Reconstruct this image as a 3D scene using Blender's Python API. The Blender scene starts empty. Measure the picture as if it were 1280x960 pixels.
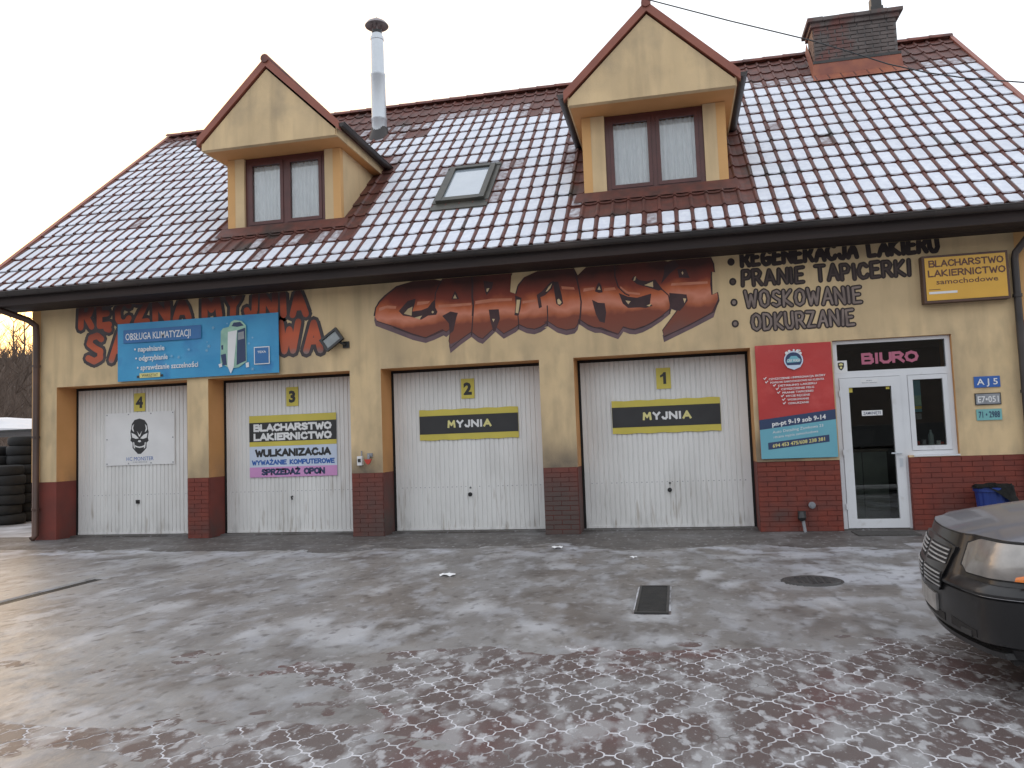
import bpy, bmesh, math, random
import numpy as np
from mathutils import Matrix, Vector, Euler
R = math.radians
random.seed(7)
rng = np.random.default_rng(11)
scene = bpy.context.scene
C = scene.collection

# ------------------------------------------------------------------ camera
CAM_Y, CAM_H, FOC = -11.3, 1.3957, 976.7
yaw, pit, rol = 0.20481, 0.070309, -0.036713
F = np.array([-math.sin(yaw)*math.cos(pit), math.cos(yaw)*math.cos(pit), math.sin(pit)])
R0 = np.cross(F, [0, 0, 1]); R0 /= np.linalg.norm(R0); U0 = np.cross(R0, F)
RX = math.cos(rol)*R0 + math.sin(rol)*U0
UX = -math.sin(rol)*R0 + math.cos(rol)*U0
cam_pos = np.array([0, CAM_Y, CAM_H])
cd = bpy.data.cameras.new('camera'); cam = bpy.data.objects.new('camera', cd); C.objects.link(cam)
cd.sensor_width = 36; cd.lens = FOC/1280*36; cd.clip_end = 3000; cd.clip_start = 0.05
M = Matrix(((RX[0], UX[0], -F[0], 0), (RX[1], UX[1], -F[1], CAM_Y), (RX[2], UX[2], -F[2], CAM_H), (0, 0, 0, 1)))
cam.matrix_world = M
scene.camera = cam

def wp(px, py, y=0.0):
    """point where a sight line meets the upright plane at depth y (used to survey the flat wall paintings)"""
    r = F + RX*(px-640)/FOC - UX*(py-480)/FOC
    t = (y-CAM_Y)/r[1]
    q = cam_pos + t*r
    return (float(q[0]), float(q[2]))
def proj(P):
    d = np.asarray(P, float)-cam_pos
    z = d@F
    return 640+FOC*(d@RX)/z, 480-FOC*(d@UX)/z, z

# ------------------------------------------------------------------ sky, sun, exposure
SUN_EL, SUN_AZ = 7.0, -44.0      # azimuth from +Y, negative = to the left
w = bpy.data.worlds.new('World'); scene.world = w; w.use_nodes = True
nt = w.node_tree; nt.nodes.clear()
out = nt.nodes.new('ShaderNodeOutputWorld')
sky = nt.nodes.new('ShaderNodeTexSky'); sky.sky_type = 'NISHITA'; sky.sun_disc = False
sky.sun_elevation = R(SUN_EL); sky.sun_rotation = R(SUN_AZ)
sky.air_density = 1.5; sky.dust_density = 4.0
b1 = nt.nodes.new('ShaderNodeBackground'); b1.inputs[1].default_value = 0.05
nt.links.new(sky.outputs[0], b1.inputs[0])
# overcast cloud deck: near white, warmer and brighter low over the place where the sun stands
tc = nt.nodes.new('ShaderNodeTexCoord')
nz = nt.nodes.new('ShaderNodeTexNoise'); nz.inputs['Scale'].default_value = 1.6; nz.inputs['Detail'].default_value = 3
nt.links.new(tc.outputs['Generated'], nz.inputs[0])
rp = nt.nodes.new('ShaderNodeValToRGB')
rp.color_ramp.elements[0].position = .3; rp.color_ramp.elements[0].color = (.98, 1.02, 1.11, 1)
rp.color_ramp.elements[1].position = .7; rp.color_ramp.elements[1].color = (1.10, 1.14, 1.20, 1)
nt.links.new(nz.outputs[0], rp.inputs[0])
vm = nt.nodes.new('ShaderNodeVectorMath'); vm.operation = 'DOT_PRODUCT'
nt.links.new(tc.outputs['Generated'], vm.inputs[0])
se, sa = R(SUN_EL), R(SUN_AZ)
vm.inputs[1].default_value = (math.sin(sa)*math.cos(se), math.cos(sa)*math.cos(se), math.sin(se))
mr = nt.nodes.new('ShaderNodeMapRange'); mr.inputs[1].default_value = .72; mr.inputs[2].default_value = 1.0
mr.interpolation_type = 'SMOOTHSTEP'
nt.links.new(vm.outputs['Value'], mr.inputs[0])
mx = nt.nodes.new('ShaderNodeMix'); mx.data_type = 'RGBA'
nt.links.new(mr.outputs[0], mx.inputs[0]); nt.links.new(rp.outputs[0], mx.inputs[6])
mx.inputs[7].default_value = (1.7, 1.16, 0.72, 1)
b2 = nt.nodes.new('ShaderNodeBackground'); b2.inputs[1].default_value = 1.12
nt.links.new(mx.outputs[2], b2.inputs[0])
ad = nt.nodes.new('ShaderNodeAddShader')
nt.links.new(b1.outputs[0], ad.inputs[0]); nt.links.new(b2.outputs[0], ad.inputs[1]); nt.links.new(ad.outputs[0], out.inputs[0])
sl = bpy.data.lights.new('sun', 'SUN'); sl.energy = 0.5; sl.angle = R(14); sl.color = (1, .82, .6)
so = bpy.data.objects.new('sun', sl); C.objects.link(so)
so.rotation_euler = Vector((-math.sin(sa)*math.cos(se), -math.cos(sa)*math.cos(se), -math.sin(se))).to_track_quat('-Z', 'Y').to_euler()
scene.view_settings.view_transform = 'Standard'; scene.view_settings.look = 'None'
scene.view_settings.exposure = 0.0; scene.view_settings.gamma = 1; scene.view_settings.use_curve_mapping = False
scene.render.engine = 'CYCLES'
scene.render.resolution_x = 1024; scene.render.resolution_y = 768

# ------------------------------------------------------------------ materials
MATS = {}
def material(name, c1, c2=None, scale=6., rough=.7, bump=0., bscale=None, metal=0., stretch=(1, 1, 1), lo=.35, hi=.65, detail=5, spec=.5,
             c3=None, s3=1.2, lo3=.55, hi3=.7, coat=0.):
    m = bpy.data.materials.new(name); m.use_nodes = True; n = m.node_tree; b = n.nodes['Principled BSDF']
    b.inputs['Roughness'].default_value = rough; b.inputs['Metallic'].default_value = metal
    b.inputs['Specular IOR Level'].default_value = spec; b.inputs['Coat Weight'].default_value = coat
    b.inputs['Coat Roughness'].default_value = .05
    g = n.nodes.new('ShaderNodeNewGeometry')
    mp = n.nodes.new('ShaderNodeMapping'); mp.inputs['Scale'].default_value = stretch
    n.links.new(g.outputs['Position'], mp.inputs[0])
    col = None
    if c2 is None: c2 = tuple(x*.82 for x in c1)
    t = n.nodes.new('ShaderNodeTexNoise'); t.inputs['Scale'].default_value = scale; t.inputs['Detail'].default_value = detail
    n.links.new(mp.outputs[0], t.inputs[0])
    r_ = n.nodes.new('ShaderNodeMapRange'); r_.inputs[1].default_value = lo; r_.inputs[2].default_value = hi
    n.links.new(t.outputs[0], r_.inputs[0])
    x = n.nodes.new('ShaderNodeMix'); x.data_type = 'RGBA'
    x.inputs[6].default_value = (*c1, 1); x.inputs[7].default_value = (*c2, 1)
    n.links.new(r_.outputs[0], x.inputs[0]); col = x.outputs[2]
    if c3:
        t3 = n.nodes.new('ShaderNodeTexNoise'); t3.inputs['Scale'].default_value = s3; t3.inputs['Detail'].default_value = 6
        n.links.new(mp.outputs[0], t3.inputs[0])
        r3 = n.nodes.new('ShaderNodeMapRange'); r3.inputs[1].default_value = lo3; r3.inputs[2].default_value = hi3
        n.links.new(t3.outputs[0], r3.inputs[0])
        x3 = n.nodes.new('ShaderNodeMix'); x3.data_type = 'RGBA'; x3.inputs[7].default_value = (*c3, 1)
        n.links.new(col, x3.inputs[6]); n.links.new(r3.outputs[0], x3.inputs[0]); col = x3.outputs[2]
    n.links.new(col, b.inputs['Base Color'])
    if bump:
        tb = n.nodes.new('ShaderNodeTexNoise'); tb.inputs['Scale'].default_value = bscale or scale*6; tb.inputs['Detail'].default_value = 4
        n.links.new(g.outputs['Position'], tb.inputs[0])
        bp = n.nodes.new('ShaderNodeBump'); bp.inputs['Strength'].default_value = .6; bp.inputs['Distance'].default_value = bump
        n.links.new(tb.outputs[0], bp.inputs['Height']); n.links.new(bp.outputs[0], b.inputs['Normal'])
    m['col'] = 1
    MATS[name] = m
    return m
def col_socket(m): return m.node_tree.nodes['Principled BSDF'].inputs['Base Color']
def overlay(m, colour, factor_builder):
    """lay a stain of its own colour over a material; factor_builder(nodes, links, position socket) -> factor socket"""
    n = m.node_tree; s = col_socket(m); prev = s.links[0].from_socket
    g = n.nodes.new('ShaderNodeNewGeometry')
    f = factor_builder(n, g.outputs['Position'])
    x = n.nodes.new('ShaderNodeMix'); x.data_type = 'RGBA'; x.inputs[7].default_value = (*colour, 1)
    n.links.new(prev, x.inputs[6]); n.links.new(f, x.inputs[0]); n.links.new(x.outputs[2], s)
def noise_band(scale, lo, hi, axis=None, a0=0, a1=1, stretch=(1, 1, 1), box=None, amount=1.):
    def fb(n, pos):
        mp = n.nodes.new('ShaderNodeMapping'); mp.inputs['Scale'].default_value = stretch; n.links.new(pos, mp.inputs[0])
        t = n.nodes.new('ShaderNodeTexNoise'); t.inputs['Scale'].default_value = scale; t.inputs['Detail'].default_value = 7
        n.links.new(mp.outputs[0], t.inputs[0])
        r_ = n.nodes.new('ShaderNodeMapRange'); r_.inputs[1].default_value = lo; r_.inputs[2].default_value = hi; r_.inputs[4].default_value = amount
        n.links.new(t.outputs[0], r_.inputs[0]); f = r_.outputs[0]
        sp = n.nodes.new('ShaderNodeSeparateXYZ'); n.links.new(pos, sp.inputs[0])
        lim = ([] if axis is None else [(axis, a0, a1)]) + (box or [])
        for ax, v0, v1 in lim:
            q = n.nodes.new('ShaderNodeMapRange'); q.inputs[1].default_value = v0; q.inputs[2].default_value = v1
            q.interpolation_type = 'SMOOTHSTEP'; n.links.new(sp.outputs[ax], q.inputs[0])
            mm = n.nodes.new('ShaderNodeMath'); mm.operation = 'MULTIPLY'; n.links.new(f, mm.inputs[0]); n.links.new(q.outputs[0], mm.inputs[1]); f = mm.outputs[0]
        return f
    return fb

cream = material('cream_render', (.73, .545, .315), (.67, .50, .285), 1.6, .9, .005, 70, c3=(.52, .385, .225), s3=.9, lo3=.5, hi3=.8)
overlay(cream, (.30, .24, .17), noise_band(1.3, .42, .75, stretch=(1, 1, .35), amount=.45))
overlay(cream, (.33, .25, .16), noise_band(3.2, .50, .72, stretch=(1.6, 1.6, .16), amount=.38))
overlay(cream, (.28, .23, .17), noise_band(2.6, .44, .70, axis='Z', a0=6.4, a1=6.7, stretch=(1, 1, .8), amount=.45))
overlay(cream, (.22, .18, .13), noise_band(4.5, .44, .70, axis='Z', a0=2.95, a1=2.62, stretch=(1, 1, .5), amount=.35))
GRIME = (.10, .085, .075)
for xa in (-4.66, -1.68, -7.55, 1.2):     # dirt splashed round the pillars between the doors
    for m_ in (cream,):
        overlay(m_, GRIME, noise_band(2.2, .12, .60, axis='Z', a0=1.50, a1=.90, box=[('X', xa-.75, xa-.1), ('X', xa+.75, xa+.1)], amount=.9 if xa > -7 else .4))
ochre = material('ochre_reveal_paint', (.62, .31, .12), (.56, .28, .10), 2., .85, .003, 60)
overlay(ochre, GRIME, noise_band(2.2, .35, .75, axis='Z', a0=1.5, a1=.7, amount=.8))
band = material('orange_corner_paint', (.68, .39, .16), (.62, .36, .15), 2., .85, .003, 60)
redp = material('red_plinth_paint', (.19, .040, .028), (.15, .035, .026), 3., .75, .004, 40)
brickred = material('painted_brick', (.20, .036, .020), (.15, .030, .020), 5., .65, .004, 40)
for m_ in (redp, brickred):
    overlay(m_, (.060, .048, .044), noise_band(2.4, .42, .72, axis='Z', a0=.8, a1=.05, amount=.8))
    overlay(m_, (.075, .062, .056), noise_band(1.5, .1, .55, axis='Z', a0=1.3, a1=.5, box=[('X', -5.2, -4.3), ('X', -.9, -1.6)], amount=.85))
mortar = material('plinth_mortar', (.14, .030, .021), (.10, .028, .022), 5., .9)
soffitm = material('soffit_boards', (.036, .022, .019), (.022, .015, .014), 3., .75, stretch=(.3, 6, 6))
gutterm = material('gutter_plastic', (.045, .036, .033), (.028, .025, .025), 2., .5, c3=(.11, .085, .075), s3=1., lo3=.5, hi3=.8)
tilem = material('roof_tile_brown', (.145, .048, .035), (.09, .038, .031), 7., .6, .002, 60, c3=(.05, .035, .03), s3=1.6)
vergem = material('verge_trim_brown', (.30, .095, .06), (.24, .075, .05), 3., .5)
ridgem = material('ridge_brown', (.21, .066, .046), (.10, .042, .036), 4., .6, .002)
snowm = material('roof_snow', (.74, .77, .83), (.64, .67, .75), 12., .8, .004, 40, c3=(.56, .58, .63), s3=.9, lo3=.48, hi3=.80)
frostm = material('thin_roof_snow', (.58, .59, .64), (.15, .08, .07), 11., .8, .004, 40, lo=.30, hi=.72, detail=9)
doorm = material('garage_door_white', (.76, .755, .74), (.70, .695, .68), 2., .4, c3=(.60, .59, .57), s3=1.7, lo3=.5, hi3=.8, stretch=(1, 1, .5))
overlay(doorm, (.30, .29, .28), noise_band(9, .50, .78, axis='Z', a0=.30, a1=.0, stretch=(1, 1, .3), amount=.7))
overlay(doorm, (.30, .24, .18), noise_band(14, .60, .70, axis='Z', a0=1.4, a1=.2, stretch=(1, 1, .12), amount=.5))
darkm = material('black_gap', (.012, .011, .011), None, 3, .8)
blackpl = material('black_plastic', (.02, .02, .021), (.03, .03, .03), 8, .45)
pvc = material('white_pvc', (.72, .73, .75), (.66, .67, .69), 2., .3, c3=(.5, .49, .47), s3=5, lo3=.62, hi3=.8)
winbrown = material('brown_window_frame', (.105, .030, .026), (.08, .024, .022), 4., .35)
yellowp = material('yellow_print', (.62, .52, .09), (.56, .47, .08), 3., .5)
blackp = material('black_print', (.022, .022, .024), (.03, .03, .032), 3., .5)
whitep = material('white_print', (.76, .76, .76), (.70, .70, .70), 3., .5)
paleyel = material('pale_yellow_print', (.72, .66, .28), (.66, .6, .24), 3., .5)
pinkp = material('pink_print', (.62, .30, .58), (.58, .28, .54), 3., .5)
palebl = material('pale_blue_print', (.58, .66, .78), (.54, .62, .76), 3., .5)
bluep = material('blue_print', (.03, .12, .42), (.03, .11, .38), 3., .5)
navyp = material('navy_print', (.025, .045, .11), (.03, .05, .12), 3., .5)
banbl = material('blue_banner_vinyl', (.035, .26, .50), (.05, .33, .58), 1.6, .4, .02, 2.5, c3=(.03, .20, .45), s3=2.3)
banbl2 = material('deep_blue_print', (.03, .15, .38), (.03, .14, .34), 3., .4)
banred = material('red_banner_vinyl', (.50, .045, .040), (.44, .038, .036), 1.6, .4, .02, 3., c3=(.58, .09, .08), s3=2.)
banteal = material('light_blue_vinyl', (.16, .42, .50), (.14, .38, .47), 2., .4)
biurom = material('pink_letter_film', (.45, .13, .20), (.40, .11, .18), 3., .6)
lboxm = material('yellow_lightbox', (.72, .40, .05), (.66, .36, .045), 2., .35)
lboxfr = material('lightbox_frame', (.10, .05, .035), None, 3, .5)
brownp = material('brown_print', (.13, .05, .03), None, 3, .5)
steelm = material('stainless_flue', (.62, .66, .70), (.58, .62, .66), 3., .32, metal=.35)
cowlm = material('dull_steel_cowl', (.33, .29, .29), (.25, .22, .22), 9., .4, metal=.6)
chimb = material('grey_chimney_brick', (.155, .130, .122), (.105, .09, .085), 4., .9, .004, 40, c3=(.17, .08, .07), s3=2.6, lo3=.5, hi3=.65)
chimm = material('chimney_mortar', (.20, .19, .185), (.14, .13, .13), 5., .9)
flashm = material('terracotta_flashing', (.34, .115, .06), (.22, .07, .05), 3., .6)
concm = material('concrete_strip', (.130, .118, .110), (.085, .076, .071), 2.2, .6, .005, 40, c3=(.20, .195, .195), s3=1.4, lo3=.50, hi3=.72, stretch=(.8, .8, 1), detail=9)
overlay(concm, (.33, .33, .345), noise_band(15., .58, .68, stretch=(1, .6, 1), amount=.7))
overlay(concm, (.055, .048, .045), noise_band(5., .50, .68, amount=.7))
groundm = material('far_ground', (.16, .14, .13), (.42, .42, .44), .5, .9, .01, 5)
jointm = material('snow_filled_joint', (.56, .56, .585), (.15, .14, .135), 2.6, .9, lo=.46, hi=.64, detail=8)
paverm = material('red_grey_paver', (.105, .078, .074), (.088, .080, .074), 1.1, .48, .003, 120, lo=.42, hi=.58, c3=(.110, .062, .059), s3=1.1, lo3=.45, hi3=.62, spec=.4)
overlay(paverm, (.165, .155, .152), noise_band(2.0, .45, .65, stretch=(1, .6, 1), amount=.5))
overlay(paverm, (.33, .33, .335), noise_band(5.0, .50, .60, stretch=(1, .55, 1), amount=.7))
overlay(paverm, (.44, .445, .46), noise_band(13., .55, .63, stretch=(1, .6, 1), amount=.7))
overlay(paverm, (.46, .465, .49), noise_band(34., .62, .68, stretch=(1, .7, 1), amount=.6))
icem = material('trodden_ice', (.185, .168, .155), (.140, .126, .117), 1.5, .46, .006, 26, stretch=(1, .5, 1), lo=.38, hi=.62, detail=10, spec=.4)
overlay(icem, (.085, .073, .066), noise_band(2.0, .46, .66, stretch=(.8, .5, 1), amount=.9))
overlay(icem, (.23, .225, .225), noise_band(1.6, .42, .64, stretch=(.9, .5, 1), amount=.75))
overlay(icem, (.28, .28, .28), noise_band(2.4, .40, .60, box=[('Y', -5.4, -6.3)], amount=.6))
overlay(icem, (.29, .28, .27), noise_band(.8, .38, .56, box=[('X', -2.0, -5.)], amount=.75))
overlay(icem, (.48, .49, .54), noise_band(3.0, .48, .60, stretch=(.6, .9, 1), box=[('Y', -.8, -1.2), ('Y', -2.4, -1.7)], amount=.8))
overlay(icem, (.44, .45, .49), noise_band(2.6, .46, .58, stretch=(.7, .7, 1), box=[('X', .6, 1.4), ('Y', -4.9, -4.2)], amount=.7))
overlay(icem, (.32, .325, .345), noise_band(4.5, .50, .66, stretch=(1, .5, 1), amount=.75))
overlay(icem, (.38, .38, .395), noise_band(14., .60, .72, stretch=(1, .6, 1), amount=.55))
overlay(icem, (.45, .455, .475), noise_band(1.9, .55, .66, stretch=(1, .6, 1), amount=.6))
overlay(icem, (.07, .060, .055), noise_band(12., .56, .70, stretch=(1, .6, 1), amount=.65))
rubber = material('tyre_rubber', (.009, .009, .010), (.014, .014, .014), 9, .75)
treem = material('bare_bark', (.125, .088, .068), (.09, .066, .052), 2., .9)
hillm = material('wooded_hill_floor', (.10, .085, .078), (.17, .16, .155), .25, .95, .1, 1.5, c3=(.50, .50, .53), s3=.8, lo3=.56, hi3=.66)
shrubm = material('winter_scrub', (.12, .086, .066), (.17, .125, .095), .6, .9)
carp = material('black_car_paint', (.007, .007, .008), (.011, .011, .012), 3., .30, coat=.2, spec=.4, c3=(.035, .032, .030), s3=3., lo3=.5, hi3=.8)
chromem = material('chrome_bar', (.55, .56, .58), None, 3, .2, metal=1.)
reflm = material('headlight_reflector', (.34, .32, .30), (.27, .255, .24), 14, .28, metal=.5, coat=.6)
amberm = material('amber_lens', (.75, .20, .02), (.65, .17, .02), 14, .25, coat=.6)
binm = material('blue_bin_plastic', (.014, .04, .22), (.012, .035, .18), 4, .45)
bagm = material('black_bin_bag', (.006, .006, .006), (.014, .014, .013), 9, .8, .02, 20, spec=.2)
curtm = material('net_curtain', (.86, .88, .90), (.74, .77, .80), 10, .9, stretch=(6, 1, .6))
roomm = material('dark_room', (.13, .12, .11), (.09, .085, .08), 2, .9)
steelg = material('cast_iron', (.045, .043, .042), (.03, .03, .03), 9, .5, .002)
greyp = material('grey_print', (.30, .31, .33), (.22, .23, .25), 8, .5)
greenp = material('pale_green_print', (.36, .58, .44), (.24, .42, .34), 5, .5)
tealpl = material('teal_plate', (.20, .48, .48), None, 3, .45)
redplas = material('red_plastic', (.5, .05, .03), None, 3, .4)
def glass(name, tint=(.8, .85, .85), rough=.0, spec=.5, mixv=.9):
    m = bpy.data.materials.new(name); m.use_nodes = True; n = m.node_tree; n.nodes.clear()
    o = n.nodes.new('ShaderNodeOutputMaterial'); t = n.nodes.new('ShaderNodeBsdfTransparent'); t.inputs[0].default_value = (*tint, 1)
    g = n.nodes.new('ShaderNodeBsdfGlossy'); g.inputs['Roughness'].default_value = rough
    fr = n.nodes.new('ShaderNodeFresnel'); fr.inputs[0].default_value = 1.5
    mm = n.nodes.new('ShaderNodeMath'); mm.operation = 'MULTIPLY'; mm.inputs[1].default_value = 1.6; mm.use_clamp = True
    mix = n.nodes.new('ShaderNodeMixShader')
    n.links.new(fr.outputs[0], mm.inputs[0]); n.links.new(mm.outputs[0], mix.inputs[0])
    n.links.new(t.outputs[0], mix.inputs[1]); n.links.new(g.outputs[0], mix.inputs[2]); n.links.new(mix.outputs[0], o.inputs[0])
    return m
glassm = glass('window_glass', (.97, .98, .98))
carglass = material('tinted_car_glass', (.012, .013, .014), None, 3, .06, spec=.8)
glassd = glass('dark_glass', (.72, .74, .72))

# ------------------------------------------------------------------ mesh helpers
class MB:
    def __init__(s): s.v = []; s.f = []; s.m = []
    def add(s, vs, fs, mi=0):
        o = len(s.v); s.v += [tuple(map(float, p)) for p in vs]
        for f in fs: s.f.append(tuple(i+o for i in f)); s.m.append(mi)
        return s
    def box(s, x0, x1, y0, y1, z0, z1, mi=0):
        return s.add([(x0, y0, z0), (x1, y0, z0), (x1, y1, z0), (x0, y1, z0), (x0, y0, z1), (x1, y0, z1), (x1, y1, z1), (x0, y1, z1)],
                     [(0, 3, 2, 1), (4, 5, 6, 7), (0, 1, 5, 4), (1, 2, 6, 5), (2, 3, 7, 6), (3, 0, 4, 7)], mi)
    def tube(s, pts, r, n=10, mi=0, caps=True):
        pts = [Vector(p) for p in pts]; rings = []
        rr = r if isinstance(r, (list, tuple)) else [r]*len(pts)
        up = Vector((0, 0, 1))
        prev = None
        for i, p in enumerate(pts):
            d = (pts[min(i+1, len(pts)-1)]-pts[max(i-1, 0)]).normalized()
            a = d.orthogonal().normalized() if prev is None else (prev - d*prev.dot(d)).normalized()
            prev = a; b = d.cross(a)
            rings.append([p + (a*math.cos(2*math.pi*k/n) + b*math.sin(2*math.pi*k/n))*rr[i] for k in range(n)])
        vs = [q for rg in rings for q in rg]; fs = []
        for i in range(len(pts)-1):
            for k in range(n): fs.append((i*n+k, i*n+(k+1) % n, (i+1)*n+(k+1) % n, (i+1)*n+k))
        if caps: fs += [tuple(range(n))[::-1], tuple((len(pts)-1)*n+k for k in range(n))]
        return s.add(vs, fs, mi)
    def prism(s, pts, y0, y1, mi=0):
        """outline in (x, z), extruded from y0 (front) to y1"""
        n = len(pts)
        s.add([(x, y0, z) for x, z in pts] + [(x, y1, z) for x, z in pts],
              [tuple(range(n)), tuple(range(2*n-1, n-1, -1))] + [(i, (i+1) % n, n+(i+1) % n, n+i)[::-1] for i in range(n)], mi)
        return s
    def lathe(s, prof, cx, cy, n=20, mi=0, cz=0):
        vs = []; fs = []
        for r, z in prof:
            for k in range(n): vs.append((cx+r*math.cos(2*math.pi*k/n), cy+r*math.sin(2*math.pi*k/n), cz+z))
        for i in range(len(prof)-1):
            for k in range(n): fs.append((i*n+k, i*n+(k+1) % n, (i+1)*n+(k+1) % n, (i+1)*n+k))
        return s.add(vs, fs, mi)
    def mesh(s, name, mats, smooth=False):
        me = bpy.data.meshes.new(name); me.from_pydata(s.v, [], s.f); me.update()
        for m in (mats if isinstance(mats, (list, tuple)) else [mats]): me.materials.append(m)
        me.polygons.foreach_set('material_index', s.m)
        if smooth: me.polygons.foreach_set('use_smooth', [True]*len(s.f))
        me.update(); return me
    def build(s, name, mats, parent=None, smooth=False, fix=True):
        me = s.mesh(name, mats, smooth)
        if fix:
            bm = bmesh.new(); bm.from_mesh(me); bmesh.ops.recalc_face_normals(bm, faces=bm.faces); bm.to_mesh(me); bm.free()
        return link(name, me, parent)
def link(name, me, parent=None):
    o = bpy.data.objects.new(name, me); C.objects.link(o)
    if parent is not None:
        o.parent = parent
        o.matrix_parent_inverse = WM[parent.name].inverted() if parent.name in WM else Matrix()
    return o
WM = {}
def empty(name, loc=(0, 0, 0), rz=0.):
    o = bpy.data.objects.new(name, None); C.objects.link(o); o.location = loc; o.rotation_euler = (0, 0, rz)
    WM[o.name] = Matrix.Translation(loc)     # children may be given in place, without the turn
    return o
def tag(o, label=None, cat=None, group=None, kind=None):
    if label: o['label'] = label
    if cat: o['category'] = cat
    if group: o['group'] = group
    if kind: o['kind'] = kind
    return o
def autosmooth(o, ang=35):
    me = o.data
    bm = bmesh.new(); bm.from_mesh(me)
    for f in bm.faces: f.smooth = True
    for e in bm.edges:
        if len(e.link_faces) == 2 and e.calc_face_angle(0) > R(ang): e.smooth = False
    bm.to_mesh(me); bm.free()
    return o
SF = {'A': (.8, [[(0, 0), (.4, 1), (.8, 0)], [(.17, .34), (.63, .34)]]), 'B': (.7, [[(0, 0), (0, 1), (.5, 1), (.62, .88), (.62, .66), (.5, .53), (0, .53)], [(.5, .53), (.7, .4), (.7, .14), (.55, 0), (0, 0)]]),
      'C': (.72, [[(.7, .82), (.5, 1), (.2, .95), (0, .6), (.05, .2), (.3, 0), (.6, .05), (.72, .22)]]), 'D': (.72, [[(0, 0), (0, 1), (.4, .95), (.7, .65), (.68, .3), (.4, .03), (0, 0)]]),
      'E': (.62, [[(.62, 1), (0, .97), (0, 0), (.62, .02)], [(0, .52), (.5, .53)]]), 'Ę': (.62, [[(.62, 1), (0, .97), (0, 0), (.62, .02)], [(0, .52), (.5, .53)], [(.5, .0), (.42, -.14), (.6, -.2)]]),
      'G': (.76, [[(.72, .82), (.5, 1), (.2, .95), (0, .6), (.05, .2), (.3, 0), (.62, .05), (.74, .42), (.42, .42)]]),
      'H': (.7, [[(0, 0), (0, 1)], [(.7, 0), (.7, 1)], [(0, .5), (.7, .5)]]), 'I': (.12, [[(.06, 0), (.06, 1)]]), 'J': (.5, [[(.5, 1), (.5, .2), (.35, 0), (.1, .05), (0, .25)]]),
      'K': (.7, [[(0, 0), (0, 1)], [(.62, 1), (.02, .45), (.7, 0)]]), 'L': (.58, [[(0, 1), (0, 0), (.58, .02)]]), 'M': (.95, [[(0, 0), (.08, 1), (.47, .35), (.86, 1), (.95, 0)]]),
      'N': (.74, [[(0, 0), (0, 1), (.74, 0), (.74, 1)]]), 'O': (.8, [[(.4, 1), (.1, .85), (0, .5), (.1, .15), (.4, 0), (.7, .15), (.8, .5), (.7, .85), (.4, 1)]]),
      'P': (.65, [[(0, 0), (0, 1), (.45, 1), (.65, .78), (.5, .5), (0, .45)]]), 'R': (.7, [[(0, 0), (0, 1), (.45, 1), (.65, .78), (.5, .52), (0, .48)], [(.3, .48), (.7, 0)]]),
      'S': (.64, [[(.62, .85), (.4, 1), (.1, .93), (.03, .7), (.3, .52), (.6, .38), (.6, .12), (.3, 0), (0, .14)]]), 'T': (.74, [[(0, 1), (.74, 1)], [(.37, 1), (.37, 0)]]),
      'U': (.7, [[(0, 1), (0, .25), (.2, 0), (.5, 0), (.7, .25), (.7, 1)]]), 'W': (1.0, [[(0, 1), (.25, 0), (.5, .75), (.75, 0), (1.0, 1)]]), 'Y': (.72, [[(0, 1), (.36, .5), (.72, 1)], [(.36, .5), (.36, 0)]]),
      'Ż': (.66, [[(0, 1), (.66, .98), (0, 0), (.66, .02)], [(.32, 1.27), (.34, 1.28)]]), 'Z': (.66, [[(0, 1), (.66, .98), (0, 0), (.66, .02)]]), ' ': (.45, [])}

def text(s, x, z, h, mat, y, parent, width=None, bold=0., align='c', slope=0., name='lettering', lean=0.):
    """one line of flat lettering facing the yard; h = capital height, slope = rise per metre"""
    cu = bpy.data.curves.new('t', 'FONT'); cu.body = s; cu.size = 1; cu.offset = bold; cu.resolution_u = 2
    o = bpy.data.objects.new('t', cu); C.objects.link(o)
    dg = bpy.context.evaluated_depsgraph_get(); me = o.evaluated_get(dg).to_mesh()
    vs = np.array([v.co[:2] for v in me.vertices]); fs = [tuple(p.vertices) for p in me.polygons]
    bpy.data.objects.remove(o); bpy.data.curves.remove(cu)
    if len(vs) == 0: return None
    k = h/.72; x0, x1 = vs[:, 0].min(), vs[:, 0].max(); kx = k if width is None else width/(x1-x0)
    xx = (vs[:, 0]-x0)*kx; W_ = (x1-x0)*kx
    off = {'c': -W_/2, 'l': 0, 'r': -W_}[align]
    zz = vs[:, 1]*k; xx = xx + off + zz*lean
    b = MB(); b.add([(x+a, y, z+c+slope*a) for a, c in zip(xx, zz)], fs)
    return b.build(name, mat, parent, fix=False)
def block(s, x, z, h, mat, y, parent, width, wt=.27, align='c', gap=.26, name='lettering'):
    """heavy sans capitals built from strokes; wt = stroke weight as a share of the height"""
    tot = sum(SF[c][0]+.1 for c in s)+gap*(len(s)-1); k = (width-wt*h)/tot; u = 0; b = MB(); x0 = x-width/2+wt*h/2 if align == 'c' else x+wt*h/2
    for c in s:
        w_, st = SF[c]; hh = h*(1-wt)
        for q, s1 in enumerate(st):
            P = [(x0+(u+a*(w_+.1)/max(w_, .1))*k, z+wt*h/2+v*hh) for a, v in s1]
            for i in range(len(P)-1):
                p, q2 = Vector(P[i]), Vector(P[i+1]); d = (q2-p)
                if d.length < 1e-6: continue
                d.normalize(); nn = Vector((-d.y, d.x))*wt*h/2; e = d*wt*h*.42; p2, q3 = p-e, q2+e
                yy = y-.00004*(i+10*q)
                b.add([(g.x, yy, g.y) for g in (p2-nn, q3-nn, q3+nn, p2+nn)], [(0, 1, 2, 3)])
        u += w_+.1+gap
    return b.build(name, mat, parent, fix=False)
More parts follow.
